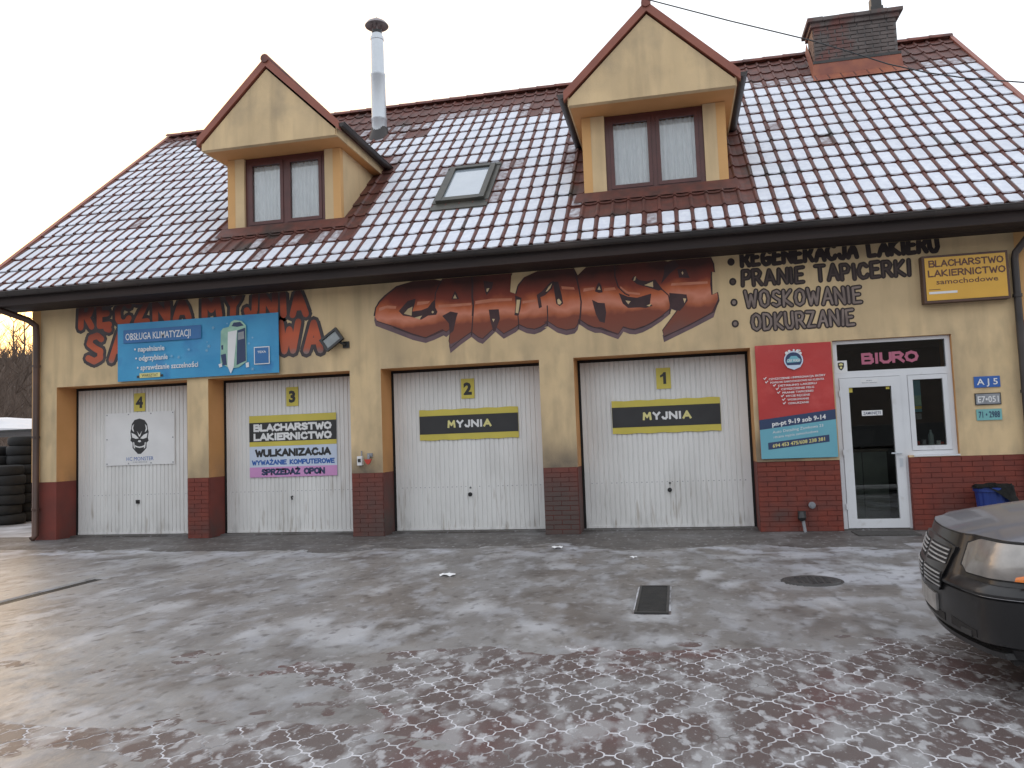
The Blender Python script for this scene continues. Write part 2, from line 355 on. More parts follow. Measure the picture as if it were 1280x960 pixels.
def poly(pts, y, mat, parent, name, thick=.001):
    b = MB(); b.prism(pts, y-thick, y); return b.build(name, mat, parent)

# ------------------------------------------------------------------ value noise for the ice and hill
def vnoise(x, y, seed=0):
    xi = np.floor(x).astype(int); yi = np.floor(y).astype(int); xf = x-xi; yf = y-yi
    def h(a, b):
        n = (a*374761393 + b*668265263 + seed*1274126177) & 0xffffffff
        n = ((n ^ (n >> 13))*1274126177) & 0xffffffff
        return ((n ^ (n >> 16)) & 0xffff)/65535.
    u = xf*xf*(3-2*xf); v = yf*yf*(3-2*yf)
    return (h(xi, yi)*(1-u)+h(xi+1, yi)*u)*(1-v) + (h(xi, yi+1)*(1-u)+h(xi+1, yi+1)*u)*v
def fbm(x, y, o=4, seed=0):
    s = 0; a = .5; t = 0
    for i in range(o): s = s + a*vnoise(x*2**i, y*2**i, seed+i); t += a; a *= .55
    return s/t

# ================================================================== GROUND
def grid_obj(name, xs, ys, zf, mat, parent=None):
    X, Y = np.meshgrid(xs, ys); Z = zf(X, Y)
    nx, ny = len(xs), len(ys)
    vs = np.stack([X.ravel(), Y.ravel(), Z.ravel()], 1)
    i = np.arange(nx-1)[None, :] + nx*np.arange(ny-1)[:, None]; i = i.ravel()
    fs = np.stack([i, i+1, i+1+nx, i+nx], 1)
    me = bpy.data.meshes.new(name); me.from_pydata(vs.tolist(), [], fs.tolist()); me.materials.append(mat)
    me.polygons.foreach_set('use_smooth', [True]*len(fs)); me.update()
    return link(name, me, parent)
g = MB(); g.add([(-900, -300, -.03), (900, -300, -.03), (900, 1500, -.03), (-900, 1500, -.03)], [(0, 1, 2, 3)])
ground = g.build('ground', groundm); tag(ground, kind='structure')

yard = MB(); yard.add([(-16, -16, -.0004), (9, -16, -.0004), (9, -2.15, -.0004), (-16, -2.15, -.0004)], [(0, 1, 2, 3)])
yard = yard.build('yard_paving', jointm); tag(yard, kind='structure')
# ogee shaped pavers
arc = [(.1015, .004), (.099, .017), (.090, .030), (.078, .039), (.0655, .0445)]
up = [(.0595, .087), (.044, .093), (.033, .102), (.025, .114), (.0225, .127)]
q1 = arc + up
outl = q1 + [(-x, y) for x, y in q1[::-1]] + [(-x, -y) for x, y in q1] + [(x, -y) for x, y in q1[::-1]]
def inset(pts, d):
    n = len(pts); o_ = []
    for i in range(n):
        a, p, c = Vector(pts[i-1]), Vector(pts[i]), Vector(pts[(i+1) % n])
        t = (c-a).normalized(); o_.append((p.x-t.y*d, p.y+t.x*d))
    return o_
ccw = sum(outl[i-1][0]*outl[i][1]-outl[i][0]*outl[i-1][1] for i in range(len(outl))) > 0
if not ccw: outl = outl[::-1]
OA, OB = inset(outl, .0042), inset(outl, .0062)
def paver_geo(b, cx, cy, dz=0.):
    n = len(outl)
    vs = [(cx+x, cy+y, -.014+dz) for x, y in OA] + [(cx+x, cy+y, -.0005+dz) for x, y in OA] + [(cx+x, cy+y, dz) for x, y in OB]
    fs = [(n+i, n+(i+1) % n, 2*n+(i+1) % n, 2*n+i) for i in range(n)] + [(i, (i+1) % n, n+(i+1) % n, n+i) for i in range(n)] + [tuple(range(2*n, 3*n))]
    b.add(vs, fs)
pb = MB(); paver_geo(pb, 0, 0); paver_mesh = pb.mesh('paver', paverm)
cells = []
for j in range(-12, 40):
    for i in range(-60, 40):
        cx = -.233+.25*i+(.125 if j % 2 else 0); cy = -7.773+.13*j
        px, py, zd = proj((cx, cy, 0)) if cy > CAM_Y+.6 else (9e9, 0, 0)
        if -80 < px < 1360 and cy > -9.2 and cy < -4.9: cells.append((abs(zd), cx, cy, 0 < px < 1280 and py < 958))
cells.sort()
n_ind = 0; fld = MB()
for zd, cx, cy, vis in cells:
    dz = random.uniform(.0002, .0011)
    if vis and n_ind < 300:
        o = link('paver', paver_mesh, yard); o.location = (cx, cy, dz); o.rotation_euler = (R(random.uniform(-.12, .12)), R(random.uniform(-.12, .12)), R(random.uniform(-.8, .8))); n_ind += 1
    else: paver_geo(fld, cx, cy, dz)
tag(fld.build('paver_field', paverm, yard, fix=False), kind='stuff')

# trodden ice and slush lying over the paving
def ice_h(X, Y):
    t = np.clip((Y+6.9)/1.5, 0, 1); base = -.0115 + .0215*t*t*(3-2*t)
    base = base + .0150*np.clip((-.7-X)/2.0, 0, 1)*np.clip((Y+9.6)/1.5, 0, 1) - .010*np.clip((X-.9)/.8, 0, 1)*np.clip((-4.6-Y)/1., 0, 1)
    n = (fbm(X*1.5, Y*2.4, 5, 3)-.5)*.030 + (fbm(X*9, Y*12, 3, 9)-.5)*.010
    n = n + (fbm(X*.9+Y*.9, Y*.7, 3, 21)-.5)*.012
    z = base+n
    # swept wheel track crossing the near left
    d = np.abs(Y+7.88+.05*(X+2.5)); z = z - .020*np.exp(-(d/.10)**4)*np.clip((.2-X)/1., 0, 1)
    e = np.clip((-.35-2.0*fbm(X*1.3, Y*2.2, 5, 31)-Y)/.3, 0, 1)
    top = .003+.006*(fbm(X*4, Y*6, 4, 5))
    far = np.clip((Y+5.6)/.6, 0, 1)
    z = np.where(far > 0, np.maximum(z, top*far+z*(1-far)), z)
    z = z*e - .006*(1-e)
    z = np.minimum(z, .02)
    hole = ((X > -.42) & (X < -.105) & (Y > -5.08) & (Y < -3.92)) | ((np.abs(X+6.35) < .085) & (Y > -6.25) & (Y < -3.6)) | ((X-1.14)**2+(Y+3.67)**2 < .265**2)
    return np.where(hole, -.004, z)
xs = np.arange(-9, 2.6, .028); ys = np.arange(-8.7, -.5, .028)
ice = grid_obj('ice_crust', xs, ys, ice_h, icem); tag(ice, kind='stuff', label='grey trodden ice and slush frozen over the yard paving', cat='ice')
xs2 = np.arange(-16, -8.97, .1); ys2 = np.arange(-8.7, -1.15, .1)
ice2 = grid_obj('side_ice', xs2, ys2, lambda X, Y: .004+0*X, icem); tag(ice2, kind='structure')
xs3 = np.arange(2.55, 9, .1)
ice3 = grid_obj('side_ice', xs3, ys2, lambda X, Y: -.002+.004*np.clip((Y+5.2), 0, 1), icem); tag(ice3, kind='structure')
# concrete apron along the building
ap = MB(); ap.box(-12.2, 9, -2.1, .45, -.06, .0); apron = ap.build('pavement', concm); tag(apron, kind='structure')
sidel = MB(); sidel.add([(-40, -1.2, -.004), (-10.7, -1.2, -.004), (-10.7, 14, -.004), (-40, 14, -.004)], [(0, 1, 2, 3)])
sg = sidel.build('side_yard', material('snowy_side_yard', (.20, .19, .19), (.52, .52, .55), 1.3, .7, .01, 8), None); tag(sg, kind='structure')
far_ice = MB(); far_ice.add([(-30, -30, -.02), (16, -30, -.02), (16, -8.6, -.02), (-30, -8.6, -.02)], [(0, 1, 2, 3)])
tag(far_ice.build('road', icem), kind='structure')

# ================================================================== BUILDING
bld = empty('garage_building'); tag(bld, 'long cream garage building with four white garage doors, red plinth and snowy brown roof', 'building')
XL, XR = -10.67, 4.87
ZE, ZP, ZL = 3.87, .96, 2.545
OPEN = [(-10.19, -7.73), (-7.35, -4.91), (-4.40, -1.93), (-1.42, 1.06)]
OFF = [2.14, 3.01, 3.63]       # office door left, door right, side window right
OZ, OW = 2.575, .985
def pierced(xs_, zs_, solid, y0, y1, name, mats, parent):
    """front skin with holes and the reveals round them; slot 0 skin, slot 1 reveals"""
    b = MB(); nx, nz = len(xs_)-1, len(zs_)-1
    for i in range(nx):
        for j in range(nz):
            if not solid(i, j): continue
            x0, x1, z0, z1 = xs_[i], xs_[i+1], zs_[j], zs_[j+1]
            b.add([(x0, y0, z0), (x1, y0, z0), (x1, y0, z1), (x0, y0, z1)], [(0, 1, 2, 3)], 0)
            if i > 0 and not solid(i-1, j): b.add([(x0, y0, z0), (x0, y0, z1), (x0, y1, z1), (x0, y1, z0)], [(0, 1, 2, 3)], 1)
            if i < nx-1 and not solid(i+1, j): b.add([(x1, y0, z0), (x1, y1, z0), (x1, y1, z1), (x1, y0, z1)], [(0, 1, 2, 3)], 1)
            if j > 0 and not solid(i, j-1): b.add([(x0, y0, z0), (x0, y1, z0), (x1, y1, z0), (x1, y0, z0)], [(0, 1, 2, 3)], 1)
            if j < nz-1 and not solid(i, j+1): b.add([(x0, y0, z1), (x1, y0, z1), (x1, y1, z1), (x0, y1, z1)], [(0, 1, 2, 3)], 1)
    return b.build(name, mats, parent, fix=False)
XB = sorted({XL, -10.47, XR} | {a for o in OPEN for a in o} | set(OFF))
def in_open(x): return any(a < x < b for a, b in OPEN)
zs_ = [ZP, OW, ZL, OZ, ZE]
def sol(i, j):
    x = (XB[i]+XB[i+1])/2; z = (zs_[j]+zs_[j+1])/2
    if in_open(x) and z < ZL: return False
    if OFF[0] < x < OFF[1] and z < OZ: return False
    if OFF[1] < x < OFF[2] and OW < z < OZ: return False
    return True
wall = pierced(XB, zs_, sol, 0, .5, 'wall', [cream, ochre], bld)
PSEG = [(XL, -10.19), (-7.73, -7.35), (-4.91, -4.40), (-1.93, -1.42), (1.06, OFF[0]), (OFF[1], XR)]
PL = []
for a, b in PSEG:
    q = MB(); q.add([(a, .001, -.05), (b, .001, -.05), (b, .001, ZP), (a, .001, ZP)], [(0, 1, 2, 3)])
    if a != XL: q.add([(a, .001, -.05), (a, .001, ZP), (a, .5, ZP), (a, .5, -.05)], [(0, 1, 2, 3)])
    if b != XR: q.add([(b, .001, -.05), (b, .5, -.05), (b, .5, ZP), (b, .001, ZP)], [(0, 1, 2, 3)])
    PL.append((a, b, q.build('plinth', redp, bld, fix=False)))
def plinth_at(x): return next(o for a, b, o in PL if a-.01 <= x <= b+.01)
# end and back walls, gables
YB = 9.5
sw = MB()
for x, sgn in ((XL, 1), (XR, -1)):
    sw.add([(x, 0, 0), (x, YB, 0), (x, YB, ZE), (x, 4.75, 8.55), (x, 0, ZE)], [(0, 1, 2, 3, 4)])
sw.add([(XL, YB, 0), (XR, YB, 0), (XR, YB, ZE), (XL, YB, ZE)], [(0, 1, 2, 3)])
sw.build('side_wall', cream, bld)
inn = MB(); inn.add([(XL, .62, 0), (OFF[0]-.1, .62, 0), (OFF[0]-.1, .62, ZE), (XL, .62, ZE)], [(0, 1, 2, 3)]); inn.build('inner_wall', darkm, bld)
# orange painted corner bands
cb = MB(); cb.box(XL-.004, XL+.16, -.004, .3, ZP, ZE-.002); cb.build('corner_band', band, bld)
cb = MB(); cb.box(4.47, XR+.004, -.004, .3, ZP, ZE-.002); cb.build('corner_band', band, bld)
# ledge over the right plinth
lg = MB(); lg.box(1.07, 2.135, -.022, -.001, ZP-.005, ZP+.03); lg.build('plinth_ledge', cream, bld)
# threshold slabs
th = MB()
for a, b in OPEN: th.box(a+.002, b-.002, .30, .498, -.02, .022)
th.box(OFF[0]+.002, OFF[1]-.002, .05, .498, -.02, .02); th.build('threshold', concm, bld)

# plinth bricks (part of them seen singly)
bricks = []
def brick_run(x0, x1, z0, z1, yf, cand):
    rows = int(round((z1-z0)/.0685)); rh = (z1-z0)/rows
    for r in range(rows):
        x = x0 - (.125 if r % 2 else 0)
        while x < x1-.02:
            a, b = max(x, x0), min(x+.25, x1)
            if b-a > .04: cand.append((a+.0035, b-.0035, z0+r*rh+.003, z0+(r+1)*rh-.003, yf))
            x += .25
cand = []
for a, b in ((1.062, 2.136), (3.014, 4.6), (-1.928, -1.422), (-4.908, -4.402), (-7.728, -7.352)): brick_run(a, b, .0, ZP-.006, 0., cand)
cand.sort(key=lambda c: proj(((c[0]+c[1])/2, 0, c[2]))[2])
bmeshes = {}
def brick_mesh(w_, h_, mat=None, key='p'):
    k = (round(w_, 2), round(h_, 3), key)
    if k not in bmeshes:
        b = MB(); d = .007; e = .002
        b.add([(0, 0, 0), (w_, 0, 0), (w_, 0, h_), (0, 0, h_), (e, -d, e), (w_-e, -d, e), (w_-e, -d, h_-e), (e, -d, h_-e)],
              [(4, 5, 6, 7), (0, 1, 5, 4), (1, 2, 6, 5), (2, 3, 7, 6), (3, 0, 4, 7)])
        bmeshes[k] = b.mesh('brick', mat or brickred)
    return bmeshes[k]
restb = MB()
for k, (a, b, z0, z1, y) in enumerate(cand):
    if k < 195:
        o = link('brick', brick_mesh(b-a, z1-z0), plinth_at((a+b)/2)); o.location = (a, random.uniform(-.0015, .0015), z0)
    else: restb.box(a, b, -.010, .004, z0, z1)
tag(restb.build('brick_field', brickred, bld), kind='stuff')
for a, b in ((1.064, 2.134), (3.016, 4.6), (-1.926, -1.424), (-4.906, -4.404), (-7.726, -7.354)):
    ms = MB(); ms.add([(a, -.0015, 0), (b, -.0015, 0), (b, -.0015, ZP-.008), (a, -.0015, ZP-.008)], [(0, 1, 2, 3)]); ms.build('mortar_bed', mortar, plinth_at((a+b)/2), fix=False)

# ---- soffit, fascia, gutter
RX0, RX1 = -11.38, 5.55
sf = MB()
nb = 6
for k in range(nb):
    y0 = -.60+k*.1; sf.box(RX0+.02, RX1-.02, y0+.003, y0+.097, ZE+.001, ZE+.02)
sf.box(RX0+.02, RX1-.02, -.598, -.002, ZE+.021, ZE+.03)
sf.build('soffit', soffitm, bld)
fb_ = MB(); fb_.box(RX0+.01, RX1-.01, -.625, -.603, ZE-.005, 4.06); fb_.build('fascia_board', soffitm, bld)
def gutter(p0, p1, r, outn, parent, name='gutter', mat=gutterm):
    p0, p1 = Vector(p0), Vector(p1); d = (p1-p0).normalized(); o = Vector(outn); b = MB(); n = 9
    vs = []
    for P_ in (p0, p1):
        for rr in (r, r-.006):
            for k in range(n+1):
                a = math.pi*k/n
                vs.append(P_ + o*(math.cos(a)*rr) + Vector((0, 0, -math.sin(a)*rr)))
    m_ = n+1; fs = []
    for k in range(n):
        fs += [(k, k+1, 2*m_+k+1, 2*m_+k), (m_+k, 3*m_+k, 3*m_+k+1, m_+k+1)]
    fs += [(0, 2*m_, 3*m_, m_), (n, m_+n, 3*m_+n, 2*m_+n)]
    for base in (0, 2*m_): fs.append(tuple(base+k for k in range(m_)))
    b.add(vs, fs)
    b.tube([p0+o*r, p1+o*r], .009, 8)
    return autosmooth(b.build(name, mat, parent))
gm = gutter((RX0+.02, -.695, 4.065), (RX1-.02, -.695, 4.065), .068, (0, -1, 0), bld)
for k in range(28):
    x = RX0+.3+k*.6
    br = MB(); pts = [(x, -.695-.075*math.cos(a), 4.065-.075*math.sin(a)) for a in np.linspace(0, math.pi*.95, 8)]
    for q in range(7): 
        (x_, ya, za), (_, yb, zb) = pts[q], pts[q+1]
        br.add([(x-.012, ya, za), (x+.012, ya, za), (x+.012, yb, zb), (x-.012, yb, zb)], [(0, 1, 2, 3)])
    br.build('gutter_bracket', gutterm, gm, fix=False)
dpm = material('downpipe_brown', (.10, .05, .035), (.06, .035, .028), 2, .5)
dp = MB(); dp.tube([(-10.98, -.695, 4.0), (-10.98, -.68, 3.94), (-10.93, -.60, 3.88), (-10.62, -.16, 3.70), (-10.53, -.085, 3.60), (-10.52, -.08, 3.4), (-10.52, -.08, .08), (-10.54, -.14, .03)], .052, 12)
d_ = autosmooth(dp.build('downpipe', dpm, bld), 60)
for z in (.5, 1.7, 2.9):
    c_ = MB(); c_.lathe([(.054, 0), (.062, 0), (.062, .035), (.054, .035)], -10.52, -.08, 14, cz=z); c_.box(-10.53, -10.51, -.04, 0, z, z+.03); c_.build('pipe_clamp', dpm, d_)
dp = MB(); dp.tube([(4.75, -.695, 4.0), (4.73, -.66, 3.93), (4.60, -.25, 3.82), (4.44, -.10, 3.58), (4.43, -.085, 3.5), (4.43, -.08, 3.3), (4.43, -.08, .08)], .045, 12)
d2 = autosmooth(dp.build('downpipe', gutterm, bld), 60)
for z in (.5, 1.75, 3.0):
    c_ = MB(); c_.lathe([(.047, 0), (.057, 0), (.057, .04), (.047, .04)], 4.43, -.08, 14, cz=z); c_.build('pipe_clamp', gutterm, d2)

# ---- roof
SL = math.atan(.877); cs, sn = math.cos(SL), math.sin(SL)
def RP(x, s, h=0.): return (x, -.6+s*cs-sn*h, 4.1+s*sn+cs*h)
S_TOT = 5.35/cs
rf = MB()
rf.add([RP(RX0, 0, -.012), RP(RX1, 0, -.012), RP(RX1, S_TOT, -.012), RP(RX0, S_TOT, -.012), RP(RX0, 0, -.10), RP(RX1, 0, -.10), RP(RX1, S_TOT, -.13), RP(RX0, S_TOT, -.13)],
       [(0, 1, 2, 3), (7, 6, 5, 4), (0, 4, 5, 1), (0, 3, 7, 4), (1, 5, 6, 2)])
rz_ = 4.1+5.35*.877
def RB(x, y, h): return (x, y, 4.1+(10.1-y)*.877+h)
rf.add([RB(RX0, 4.75, -.01), RB(RX1, 4.75, -.01), RB(RX1, 10.1, -.01), RB(RX0, 10.1, -.01), RB(RX0, 4.75, -.15), RB(RX1, 4.75, -.15), RB(RX1, 10.1, -.12), RB(RX0, 10.1, -.12)],
       [(0, 1, 2, 3), (7, 6, 5, 4), (2, 6, 7, 3), (0, 3, 7, 4), (1, 5, 6, 2)])
roof = rf.build('roof', tilem, bld, fix=True)
# tile geometry
NCOL = 75; TW = (RX1-.04-(RX0+.04))/NCOL; TS = .435
prof = [(-.030, .003), (-.020, .020), (-.007, .029), (.007, .028), (.019, .016), (.030, .002), (.10, -.005), (TW-.030, .003)]
def tile_geo(b, T, L_, kind, rnd):
    vs = []; n = len(prof)
    for s_, dh in ((0, .026), (L_+.02, .002)):
        for x_, h in prof: vs.append(T(x_, s_, h+dh))
    for x_, h in prof: vs.append(T(x_, .004, h-.002))
    fs = [(k, k+1, n+k+1, n+k) for k in range(n-1)] + [(2*n+k, 2*n+k+1, k+1, k) for k in range(n-1)]
    b.add(vs, fs, 0)
    if kind:
        if kind == 1: x0, x1, s0, s1 = .025+rnd.uniform(-.004, .005), TW-.026+rnd.uniform(-.006, .004), .006+rnd.uniform(-.014, .010), L_-.014+rnd.uniform(-.012, .010)
        else: x0, x1, s0, s1 = .028+rnd.uniform(0, .015), TW-.030-rnd.uniform(0, .015), rnd.choice([.01, .02, .06]), L_-rnd.choice([.02, .03, .06])
        if s1-s0 < .08: s1 = s0+.1
        j = lambda a=.005: rnd.uniform(-a, a)
        o_ = [(x0+.012, s0), ((x0+x1)/2+j(.02), s0+j(.01)-.004), (x1-.012, s0+j()), (x1+j(), s0+.02), (x1+j(), (s0+s1)/2), (x1+j(), s1-.02), (x1-.02, s1+j()), (x0+.02, s1+j()), (x0+j(), s1-.02), (x0+j(), (s0+s1)/2), (x0+j(), s0+.018)]
        m_ = len(o_); hh = .013 if kind == 1 else .006
        def base(x_, s_): return .001+.026*(1-s_/(L_+.02))
        vs = [T(x_, s_, base(x_, s_)-.006) for x_, s_ in o_]
        cx_, cs_ = (x0+x1)/2, (s0+s1)/2
        vs += [T(cx_+(x_-cx_)*.93, cs_+(s_-cs_)*.965, base(x_, s_)+hh) for x_, s_ in o_]
        b.add(vs, [tuple(m_+k for k in range(m_))] + [(k, (k+1) % m_, m_+(k+1) % m_, m_+k) for k in range(m_)], kind)
DORM = [(-6.20, 1.02, 1.22), (-.125, 1.065, 1.24)]    # centre x, wall half width, eave half width
DY, DF, DZS, DZR = .43, -.08, 6.28, 7.64
SKY = (-3.62, -2.82, .64, 1.68)
CH = (2.87, 4.33, 3.75, 4.3)
FLU = (-5.66, 3.50)
def covered(x0, x1, s0, s1):
    ya, yb = -.6+s0*cs, -.6+s1*cs; xm = (x0+x1)/2; ym = (ya+yb)/2; zm = 4.1+(s0+s1)/2*sn
    for c_, hw, he in DORM:
        if abs(xm-c_) < hw-.08 and DY+.12 < ym < 1.9: return True
        if abs(xm-c_) < he-.15 and ym > 1.9 and zm < DZR-.98*abs(xm-c_)-.25: return True
    if SKY[0]+.04 < x0+.02 and x1-.02 < SKY[1]-.04 and SKY[2]+.02 < ya and yb < SKY[3]-.02: return True
    return CH[0]+.1 < x0 and x1 < CH[1]-.1 and CH[2]+.05 < ya
def snow_kind(x, s, rnd):
    y = -.6+s*cs; z = 4.1+s*sn
    top = 6.15 + .25*math.sin(x*1.3)+ (.1 if x > 1 else -.1)
    if x > 1.6: top = 5.95
    if x < -8.5: top = 6.7
    if s > top: return 0
    if s > top-.45: return 2 if rnd.random() < .9 else 0
    if 2.2 < x < 4.7 and s > 5.35: return rnd.choice([0, 2, 2, 1])
    if abs(x-FLU[0]-.3) < .85 and s > 5.0: return rnd.choice([0, 0, 2])
    for c_, hw, he in DORM:
        d = abs(x-c_)
        if d < hw+.08 and -.02 < y < .6: return 0 if y > .15 or rnd.random() < .75 else 2
        if d < hw+.35 and .05 < y < .55: return 0 if rnd.random() < .6 else 2
        if d < hw+.28 and .3 < y < 2.1: return 0 if rnd.random() < .85 else 2
        if d < he+.22 and 1.2 < y < 2.5: return rnd.choice([0, 2, 2])
    if SKY[0]-.22 < x < SKY[1]+.22 and SKY[2]-.2 < y < SKY[3]+.2: return rnd.choice([1, 2, 2])
    return 1 if rnd.random() < .992 else 2
variants = {}
rnd = random.Random(5)
def tvar(kind, i, L_):
    k = (kind, i, round(L_, 3))
    if k not in variants:
        b = MB(); tile_geo(b, lambda x, s, h: (x, s, h), L_, kind, rnd); variants[k] = b.mesh('roof_tile', [tilem, snowm, frostm])
    return variants[k]
tiles = []
s = 0.; rows = [(0., .265)]; s = .265
while s < S_TOT-.05: rows.append((s, min(TS, S_TOT-s))); s += TS
for ri, (s0, L_) in enumerate(rows):
    for ci in range(NCOL):
        x0 = RX0+.04+.030+ci*TW
        if covered(x0-.030, x0+TW-.030, s0, s0+L_): continue
        k = snow_kind(x0+.07, s0+L_/2, rnd)
        px, py, zd = proj(RP(x0+.1, s0+L_/2)); vis = 0 < px < 1280 and 0 < py < 960
        tiles.append((zd if vis else 99, x0, s0, L_, k))
tiles.sort(); tf = MB()
for n_, (zd, x0, s0, L_, k) in enumerate(tiles):
    if n_ < 300:
        o = link('roof_tile', tvar(k, rnd.randrange(7), L_), roof)
        o.matrix_local = Matrix.Translation(RP(x0, s0)) @ Matrix.Rotation(SL, 4, 'X') @ Matrix.Rotation(R(rnd.uniform(-.35, .35)), 4, 'Z')
    else:
        tile_geo(tf, lambda x, s, h: RP(x0+x, s0+s, h), L_, k, rnd)
tag(tf.build('roof_tile_field', [tilem, snowm, frostm], roof, fix=False), kind='stuff')
# ridge tiles
rmesh = MB(); nseg = 7
for a0, a1, rr in ((0, .40, .0),):
    vs = []
    for xx, r_ in ((0, .112), (.02, .118), (.06, .112), (.40, .104)):
        for k in range(nseg+1):
            a = math.pi*k/nseg; vs.append((xx, -math.cos(a)*r_*1.15, math.sin(a)*r_*.85))
    fs = []
    for i in range(3):
        for k in range(nseg): fs.append((i*(nseg+1)+k, i*(nseg+1)+k+1, (i+1)*(nseg+1)+k+1, (i+1)*(nseg+1)+k))
    rmesh.add(vs, fs)
rmesh = rmesh.mesh('ridge_tile', ridgem, True)
x = RX0-.03
while x < RX1-.1:
    o = link('ridge_tile', rmesh, roof); o.location = (x, 4.75, rz_+.0); o.scale = (1.03, 1, 1); x += .385
# verge trims
for x, sg_ in ((RX0, -1), (RX1, 1)):
    v = MB()
    xa, xb = (x-.05, x+.045) if sg_ < 0 else (x-.045, x+.03)
    v.add([RP(xa, -.01, .055), RP(xb, -.01, .055), RP(xb, S_TOT, .055), RP(xa, S_TOT, .055), RP(xa, -.01, -.16), RP(xb, -.01, -.16), RP(xb, S_TOT+.0, -.16), RP(xa, S_TOT, -.16)],
          [(0, 1, 2, 3), (7, 6, 5, 4), (0, 4, 5, 1), (0, 3, 7, 4), (1, 5, 6, 2)])
    v.build('verge_trim', vergem, roof)

# ---- dormers
def dormer(c, hw, he, wx0, wx1, who):
    d = MB()
    zroof = lambda y: 4.1+.877*(y+.6)
    yb = (DZS-4.1)/.877-.6
    x0, x1 = c-hw, c+hw; zb = zroof(DY)-.05
    wz0, wz1 = zroof(DY)+.06, DZS-.01
    # front wall with window hole (skin) : left pier, right pier, sill strip
    d.box(x0, wx0, DY, DY+.18, zb, DZS); d.box(wx1, x1, DY, DY+.18, zb, DZS); d.box(wx0, wx1, DY+.01, DY+.18, zb, wz0)
    for xx in (x0, x1):     # cheeks
        s_ = 1 if xx == x0 else -1
        d.add([(xx, DY+.18, zroof(DY+.18)-.05), (xx, DY+.18, DZS), (xx, yb+.05, DZS), (xx+s_*.12, DY+.18, zroof(DY+.18)-.05), (xx+s_*.12, DY+.18, DZS), (xx+s_*.12, yb+.05, DZS)],
              [(0, 1, 2), (5, 4, 3), (0, 2, 5, 3), (1, 4, 5, 2), (0, 3, 4, 1)])
    D = d.build('dormer', cream, bld)
    # orange outer bands
    b_ = MB()
    b_.box(x0-.004, x0+.13, DY-.004, DY+.10, zb+.02, DZS-.003); b_.build('corner_band', band, D); b_ = MB()
    b_.box(x1-.13, x1+.004, DY-.004, DY+.10, zb+.02, DZS-.003); b_.build('corner_band', band, D)
    # gable and soffit box
    g_ = MB(); zr = DZR-.13; ze = 6.28+.005
    k = 1.205/ he
    sl_ = (DZR-6.46)/he
    g_.prism([(c-he+.05, ze), (c+he-.05, ze), (c+he-.05, DZR-.15-sl_*(he-.05)+.02), (c, DZR-.13), (c-he+.05, DZR-.15-sl_*(he-.05)+.02)], DF, DF+.1)
    g_.build('gable', cream, D)
    so_ = MB(); so_.box(c-he+.052, c+he-.052, DF+.101, yb, ze, ze+.02); so_.build('dormer_soffit', ochre, D)
    for sg_ in (-1, 1):
        s2 = MB(); s2.box(*(sorted((c+sg_*(he-.05), c+sg_*(he-.03)))), DF+.02, yb+.1, ze-.002, 6.44); s2.build('eave_board', cream, D)
    # roof slabs
    for sg_ in (-1, 1):
        r_ = MB()
        def Q(t, y, h): return (c+sg_*he*t, y, DZR-(DZR-6.46)*t+h)
        yr, ye = (DZR-4.1)/.877-.6+.15, (6.46-4.1)/.877-.6+.10
        nn = 14
        for i_ in range(8):        # rows of tiles running down the dormer slope
            t0, t1 = i_/8, (i_+1)/8+.01
            ya, yb2 = yr+(ye-yr)*t0, yr+(ye-yr)*t1
            r_.add([Q(t0, DF+.03, .015), Q(t0, ya, .015), Q(t1, yb2, .04), Q(t1, DF+.03, .04), Q(t0, DF+.03, -.06), Q(t0, ya, -.06), Q(t1, yb2, -.06), Q(t1, DF+.03, -.06)],
                   [(0, 1, 2, 3), (7, 6, 5, 4), (3, 2, 6, 7), (0, 3, 7, 4), (1, 5, 6, 2)])
        r_.build('dormer_roof', tilem, D)
        v_ = MB()
        v_.add([Q(0, DF-.035, .06), Q(1.02, DF-.035, .06), Q(1.02, DF-.035, -.085), Q(0, DF-.035, -.09), Q(0, DF+.06, .06), Q(1.02, DF+.06, .06), Q(1.02, DF+.06, -.085), Q(0, DF+.06, -.09)],
               [(0, 1, 2, 3), (7, 6, 5, 4), (0, 4, 5, 1), (1, 5, 6, 2), (2, 6, 7, 3)])
        v_.build('verge_trim', vergem, D)
        gx = c+sg_*(he+.055)
        gutter((gx, DF-.02, 6.46), (gx, ye-.02, 6.46), .062, (sg_, 0, 0), D)
    rt = MB(); rt.tube([(c, DF-.06, DZR+.03), (c, yr, DZR+.03)], .07, 10); autosmooth(rt.build('ridge_cap', ridgem, D))
    # apron flashing below the window
    a_ = MB(); a_.add([(x0-.12, DY-.004, zroof(DY)+.10), (x1+.12, DY-.004, zroof(DY)+.10), (x1+.16, DY-.16, zroof(DY-.16)+.055), (x0-.16, DY-.16, zroof(DY-.16)+.055)], [(0, 1, 2, 3)])
    a_.build('apron_flashing', tilem, D, fix=False)
    # window
    f_ = MB(); yf = DY+.05; t = .075
    def frame(b, xa, xb, za, zb_, t, y0, y1):
        b.box(xa, xa+t, y0, y1, za, zb_); b.box(xb-t, xb, y0, y1, za, zb_); b.box(xa+t, xb-t, y0, y1, za, za+t); b.box(xa+t, xb-t, y0, y1, zb_-t, zb_)
    frame(f_, wx0+.002, wx1-.002, wz0+.002, wz1+.008, .07, yf, yf+.07)
    xm = (wx0+wx1)/2
    f_.box(xm-.035, xm+.035, yf, yf+.07, wz0+.07, wz1-.062)
    f_.build('window_frame', winbrown, D)
    for xa, xb in ((wx0+.072, xm-.035), (xm+.035, wx1-.072)):
        c_ = MB(); frame(c_, xa+.002, xb-.002, wz0+.074, wz1-.064, .055, yf-.012, yf+.05); c_.build('sash', winbrown, D)
        p_ = MB(); p_.box(xa+.055, xb-.055, yf+.018, yf+.028, wz0+.12, wz1-.115); p_.build('window_pane', glassm, D)
